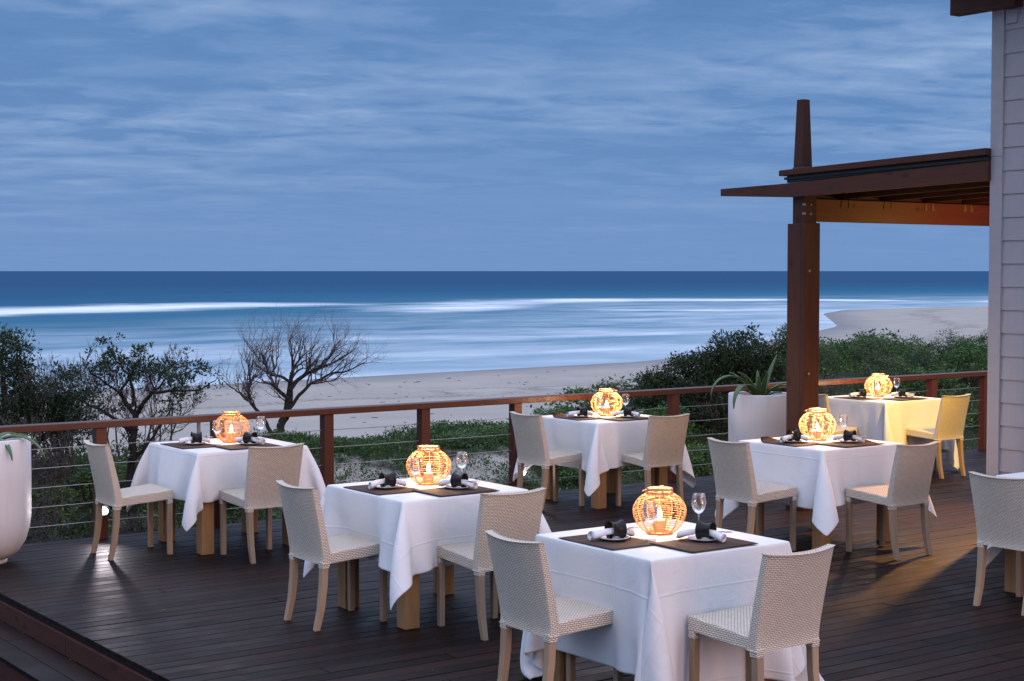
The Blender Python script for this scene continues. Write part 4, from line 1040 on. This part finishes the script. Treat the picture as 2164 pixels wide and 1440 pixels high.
# twiggy bare shrubs massed at the left edge
TW = None
def twiggy(a, b, h, wd, seed, label, airy=False):
    global TW
    x, y = D2(a, b); rng = np.random.default_rng(seed)
    r = empty('twiggy_shrub', (x, y, float(zg(a, b))-.03)); tag(r, label, 'shrub', 'bare twiggy shrubs at the left end of the railing'); segs = []; tips = []
    for k in range(5 if airy else 9):
        q = rng.uniform(0, 6.28); grow(rng, (.08*math.cos(q), .08*math.sin(q), 0), unit(np.array([math.cos(q)*.42*wd, math.sin(q)*.42*wd, 1.])), h*.50, .015, 4, segs, tips, lean=(.05, 0, .5), spread=.5, kids=(3, 5), ratio=.58, up=.25)
    big = [s for s in segs if s[2] > .006]; sm_ = [s for s in segs if s[2] <= .006]
    V, F = twig_mesh(big, 5); npmesh('trunk', V, F, M['bark'], r); V, F = twig_mesh([(a_, b_, max(c_, .0026), max(d_, .002)) for a_, b_, c_, d_ in sm_], 3); npmesh('branches', V, F, M['twig'], r)
    tp = np.array([t_[0] for t_ in tips if t_[2] == 1]); k = rng.random(len(tp)) < (.03 if airy else .14)
    if k.any():
        low = tp[k]; V, F = crown_leaves(rng, low, np.full(len(low), .07), 12, .04); npmesh('crown', V, F, M['leafdark'], r)
for a, b, h, wd, sd, lb in [(5.15, 15.6, 1.38, 1.1, 1, 'tall bare twiggy shrub at the far left edge above the planter'), (5.75, 16.7, 1.4, 1.15, 2, 'bare purplish twiggy shrub just left of the leafy tree'), (7.0, 17.5, 1.32, 1.1, 3, 'bare twiggy shrub behind the middle of the leafy tree'), (7.75, 18.3, 1.25, 1.2, 4, 'bare twiggy shrub behind the right half of the leafy tree'), (4.7, 14.4, 1.2, 1., 5, 'bare twiggy shrub close behind the rim of the left planter'), (6.3, 17.4, 1.3, 1.2, 6, 'bare twiggy shrub behind the left half of the leafy tree'), (5.9, 14.4, .85, 1.1, 7, 'low bare shrub under the leafy tree behind the railing')]:
    twiggy(a, b, h, wd, sd, lb, sd in (3, 4, 6))
def leafy_bush(name, loc, lobes, seed, label, lm='leafdark', L=.05, trunk=1., per=60, cat='tree'):
    """lobes: (dx, dy, dz, rx, rz) ellipsoids of leaf clumps"""
    rng = np.random.default_rng(seed); r = empty(name, loc); tag(r, label, cat); segs = []; cs = []
    for (dx, dy, dz_, rx, rz_) in lobes:
        n = int(60*rx*rz_/.16)+14; d = unit(rng.normal(size=(n, 3))); rr = rng.uniform(.55, 1.02, n)[:, None]*(1+.12*np.sin(d[:, :1]*7+seed)); c = d*rr*[rx, rx*.9, rz_]+[dx, dy, dz_]; cs.append(c)
        p = np.array([0, 0, -.2]); q = np.array([dx*.5, dy*.5, dz_*.55]); e = np.array([dx, dy, dz_])
        segs += [(p, q, .05*trunk, .035*trunk), (q, e, .035*trunk, .02*trunk)]+[(e, ci, .010*trunk, .003) for ci in c[::3]]
    c = np.concatenate(cs); V, F = twig_mesh(segs, 6); npmesh('trunk', V, F, M['darkbark'], r)
    V, F = crown_leaves(rng, c, rng.uniform(.09, .17, len(c)), per, L); npmesh('crown', V, F, M[lm], r)
kk = lambda u, v, Y: ((u-1082)/3376*Y, Y, 2.1-(v-573)/3376*Y)
x, y, z = kk(1545, 800, 23.)
leafy_bush('dark_tree', (x, y, z-.75), [(.14, 0, 1.12, .50, .34), (-.12, .1, .86, .46, .34), (-.62, 0, .78, .44, .32), (.46, -.05, .80, .38, .34), (-1.05, -.1, .54, .38, .28), (-.35, -.2, .45, .6, .40), (.3, -.2, .45, .56, .4)], 5, 'dark round-topped tree rising left of the pergola post', L=.05, per=64)
x, y, z = kk(1668, 770, 25.)
leafy_bush('slender_tree', (x, y, z-.2), [(-.02, 0, .55, .26, .20), (.16, 0, .42, .22, .18), (-.12, 0, .36, .15, .12)], 9, 'small open-crowned tree touching the pergola post', 'leafB', .045, .5, 34)
x, y, z = kk(15, 800, 16.5)
leafy_bush('leafy_bush', (x, y, z-.9), [(-.1, .1, 1.12, .34, .30), (.22, .2, .62, .30, .36), (-.1, 0, .55, .4, .4), (.55, .3, .45, .28, .3)], 12, 'dark leafy bush at the left photo edge above the planter', 'leafdark', .045, 1., 50, cat='bush')

# ground cover: creeping plants and grass on the dune, litter of leaves under the scrub
rng = np.random.default_rng(77)
def scatter(n, a0, a1, b0, b1, dens):
    a = rng.uniform(a0, a1, n); b = rng.uniform(b0, b1, n); k = rng.random(n) < dens(a, b); return a[k], b[k]
def pat(a, b, f, s_): return .5+.5*np.sin(a*f+s_)*np.sin(b*f*1.3+s_*2+1.3*np.sin(a*f*.6))
dens = lambda a, b: np.clip(1.25*np.exp(-((b-17.9)/.75)**2)+.75*(pat(a, b, 3.1, 1.) > .55)*np.exp(-((b-16.6)/1.)**2)+.55*(pat(a, b, 5.3, 2.) > .46), 0, 1)
a, b = scatter(8200, 7.6, 15., 14.6, 19.2, dens)
x, y = a*CA-b*SA, a*SA+b*CA; c = np.stack([x, y, zg(a, b)+rng.uniform(.02, .10, len(a))], -1)
V, F = crown_leaves(rng, c, rng.uniform(.05, .10, len(c)), 9, .042, .6)
o = npmesh('creeping_plants', V, F, M['leafground']); tag(o, 'low green creeping plants covering the sandy dune crest', 'ground cover', kind='stuff')
a, b = scatter(9000, 3.0, 8.6, 12.4, 18.6, lambda a, b: np.clip(.9-sst(a, 6.8, 8.4)*.8, 0, 1))
x, y = a*CA-b*SA, a*SA+b*CA; c = np.stack([x, y, zg(a, b)+rng.uniform(.0, .14, len(a))], -1)
V, F = crown_leaves(rng, c, rng.uniform(.05, .12, len(c)), 6, .045, .5)
o = npmesh('undergrowth', V, F, M['leafB']); tag(o, 'dark green undergrowth beneath the left shrubs', 'undergrowth', kind='stuff')
a, b = scatter(16000, 11., 38., 12.4, 30., lambda a, b: sst(a-.95*(b-18), 12.8, 14.8)*1.)
x, y = a*CA-b*SA, a*SA+b*CA; c = np.stack([x, y, zg(a, b)+rng.uniform(.0, .18, len(a))], -1)
V, F = crown_leaves(rng, c, rng.uniform(.08, .16, len(c)), 5, .06, .5)
o = npmesh('scrub_undergrowth', V, F, M['leafA']); tag(o, 'low leafy undergrowth filling the scrub slope', 'undergrowth', kind='stuff')
a, b = scatter(9000, 8.2, 15.5, 17., 19., lambda a, b: np.exp(-((b-18)/.6)**2)*(.35+.65*(pat(a, b, 2.2, 4.) > .4)))
x, y = a*CA-b*SA, a*SA+b*CA; c = np.stack([x, y, zg(a, b)-.01], -1); d = unit(rng.normal(size=c.shape)*.28+[.12, 0, 1.]); ln = rng.uniform(.07, .18, len(c))
V, F = leaf_arrays(c, d, ln, np.full(len(c), .010), rng)
o = npmesh('dune_grass', V, F, M['leafgrass']); tag(o, 'thin green grass along the dune crest', 'grass', kind='stuff')
# driftwood and weed scraps on the beach
segs = []
for k in range(230):
    b_ = rng.uniform(60, 152); a_ = rng.uniform(40, 150); x, y = D2(a_, b_); z = float(zg(a_, b_))+.01; q = rng.uniform(0, 6.28); L = rng.uniform(.15, .7)
    p = np.array([x, y, z]); e = np.array([math.cos(q)*L, math.sin(q)*L, rng.uniform(0, .06)]); segs.append((p, p+e, .03, .015))
V, F = twig_mesh(segs, 5); o = npmesh('driftwood', V, F, M['darkbark']); tag(o, 'scattered dark driftwood bits on the beach', 'driftwood', kind='stuff')
# fallen leaves on the deck
a = rng.uniform(3.4, 9.5, 60); b = rng.uniform(4.5, 11.8, 60); x, y = a*CA-b*SA, a*SA+b*CA; c = np.stack([x, y, np.full(60, .004)], -1); d = unit(np.stack([rng.normal(size=60), rng.normal(size=60), .05*rng.normal(size=60)], -1))
V, F = leaf_arrays(c, d, rng.uniform(.015, .045, 60), rng.uniform(.008, .016, 60), rng); V[:, 2] = np.clip(V[:, 2], .003, .012)
M['dry'] = leaf_mat('dry_leaves', (.10, .085, .06), (.17, .15, .11))
o = npmesh('fallen_leaves', V, F, M['dry']); tag(o, 'few small dry leaves fallen on the deck', 'leaves', kind='stuff')
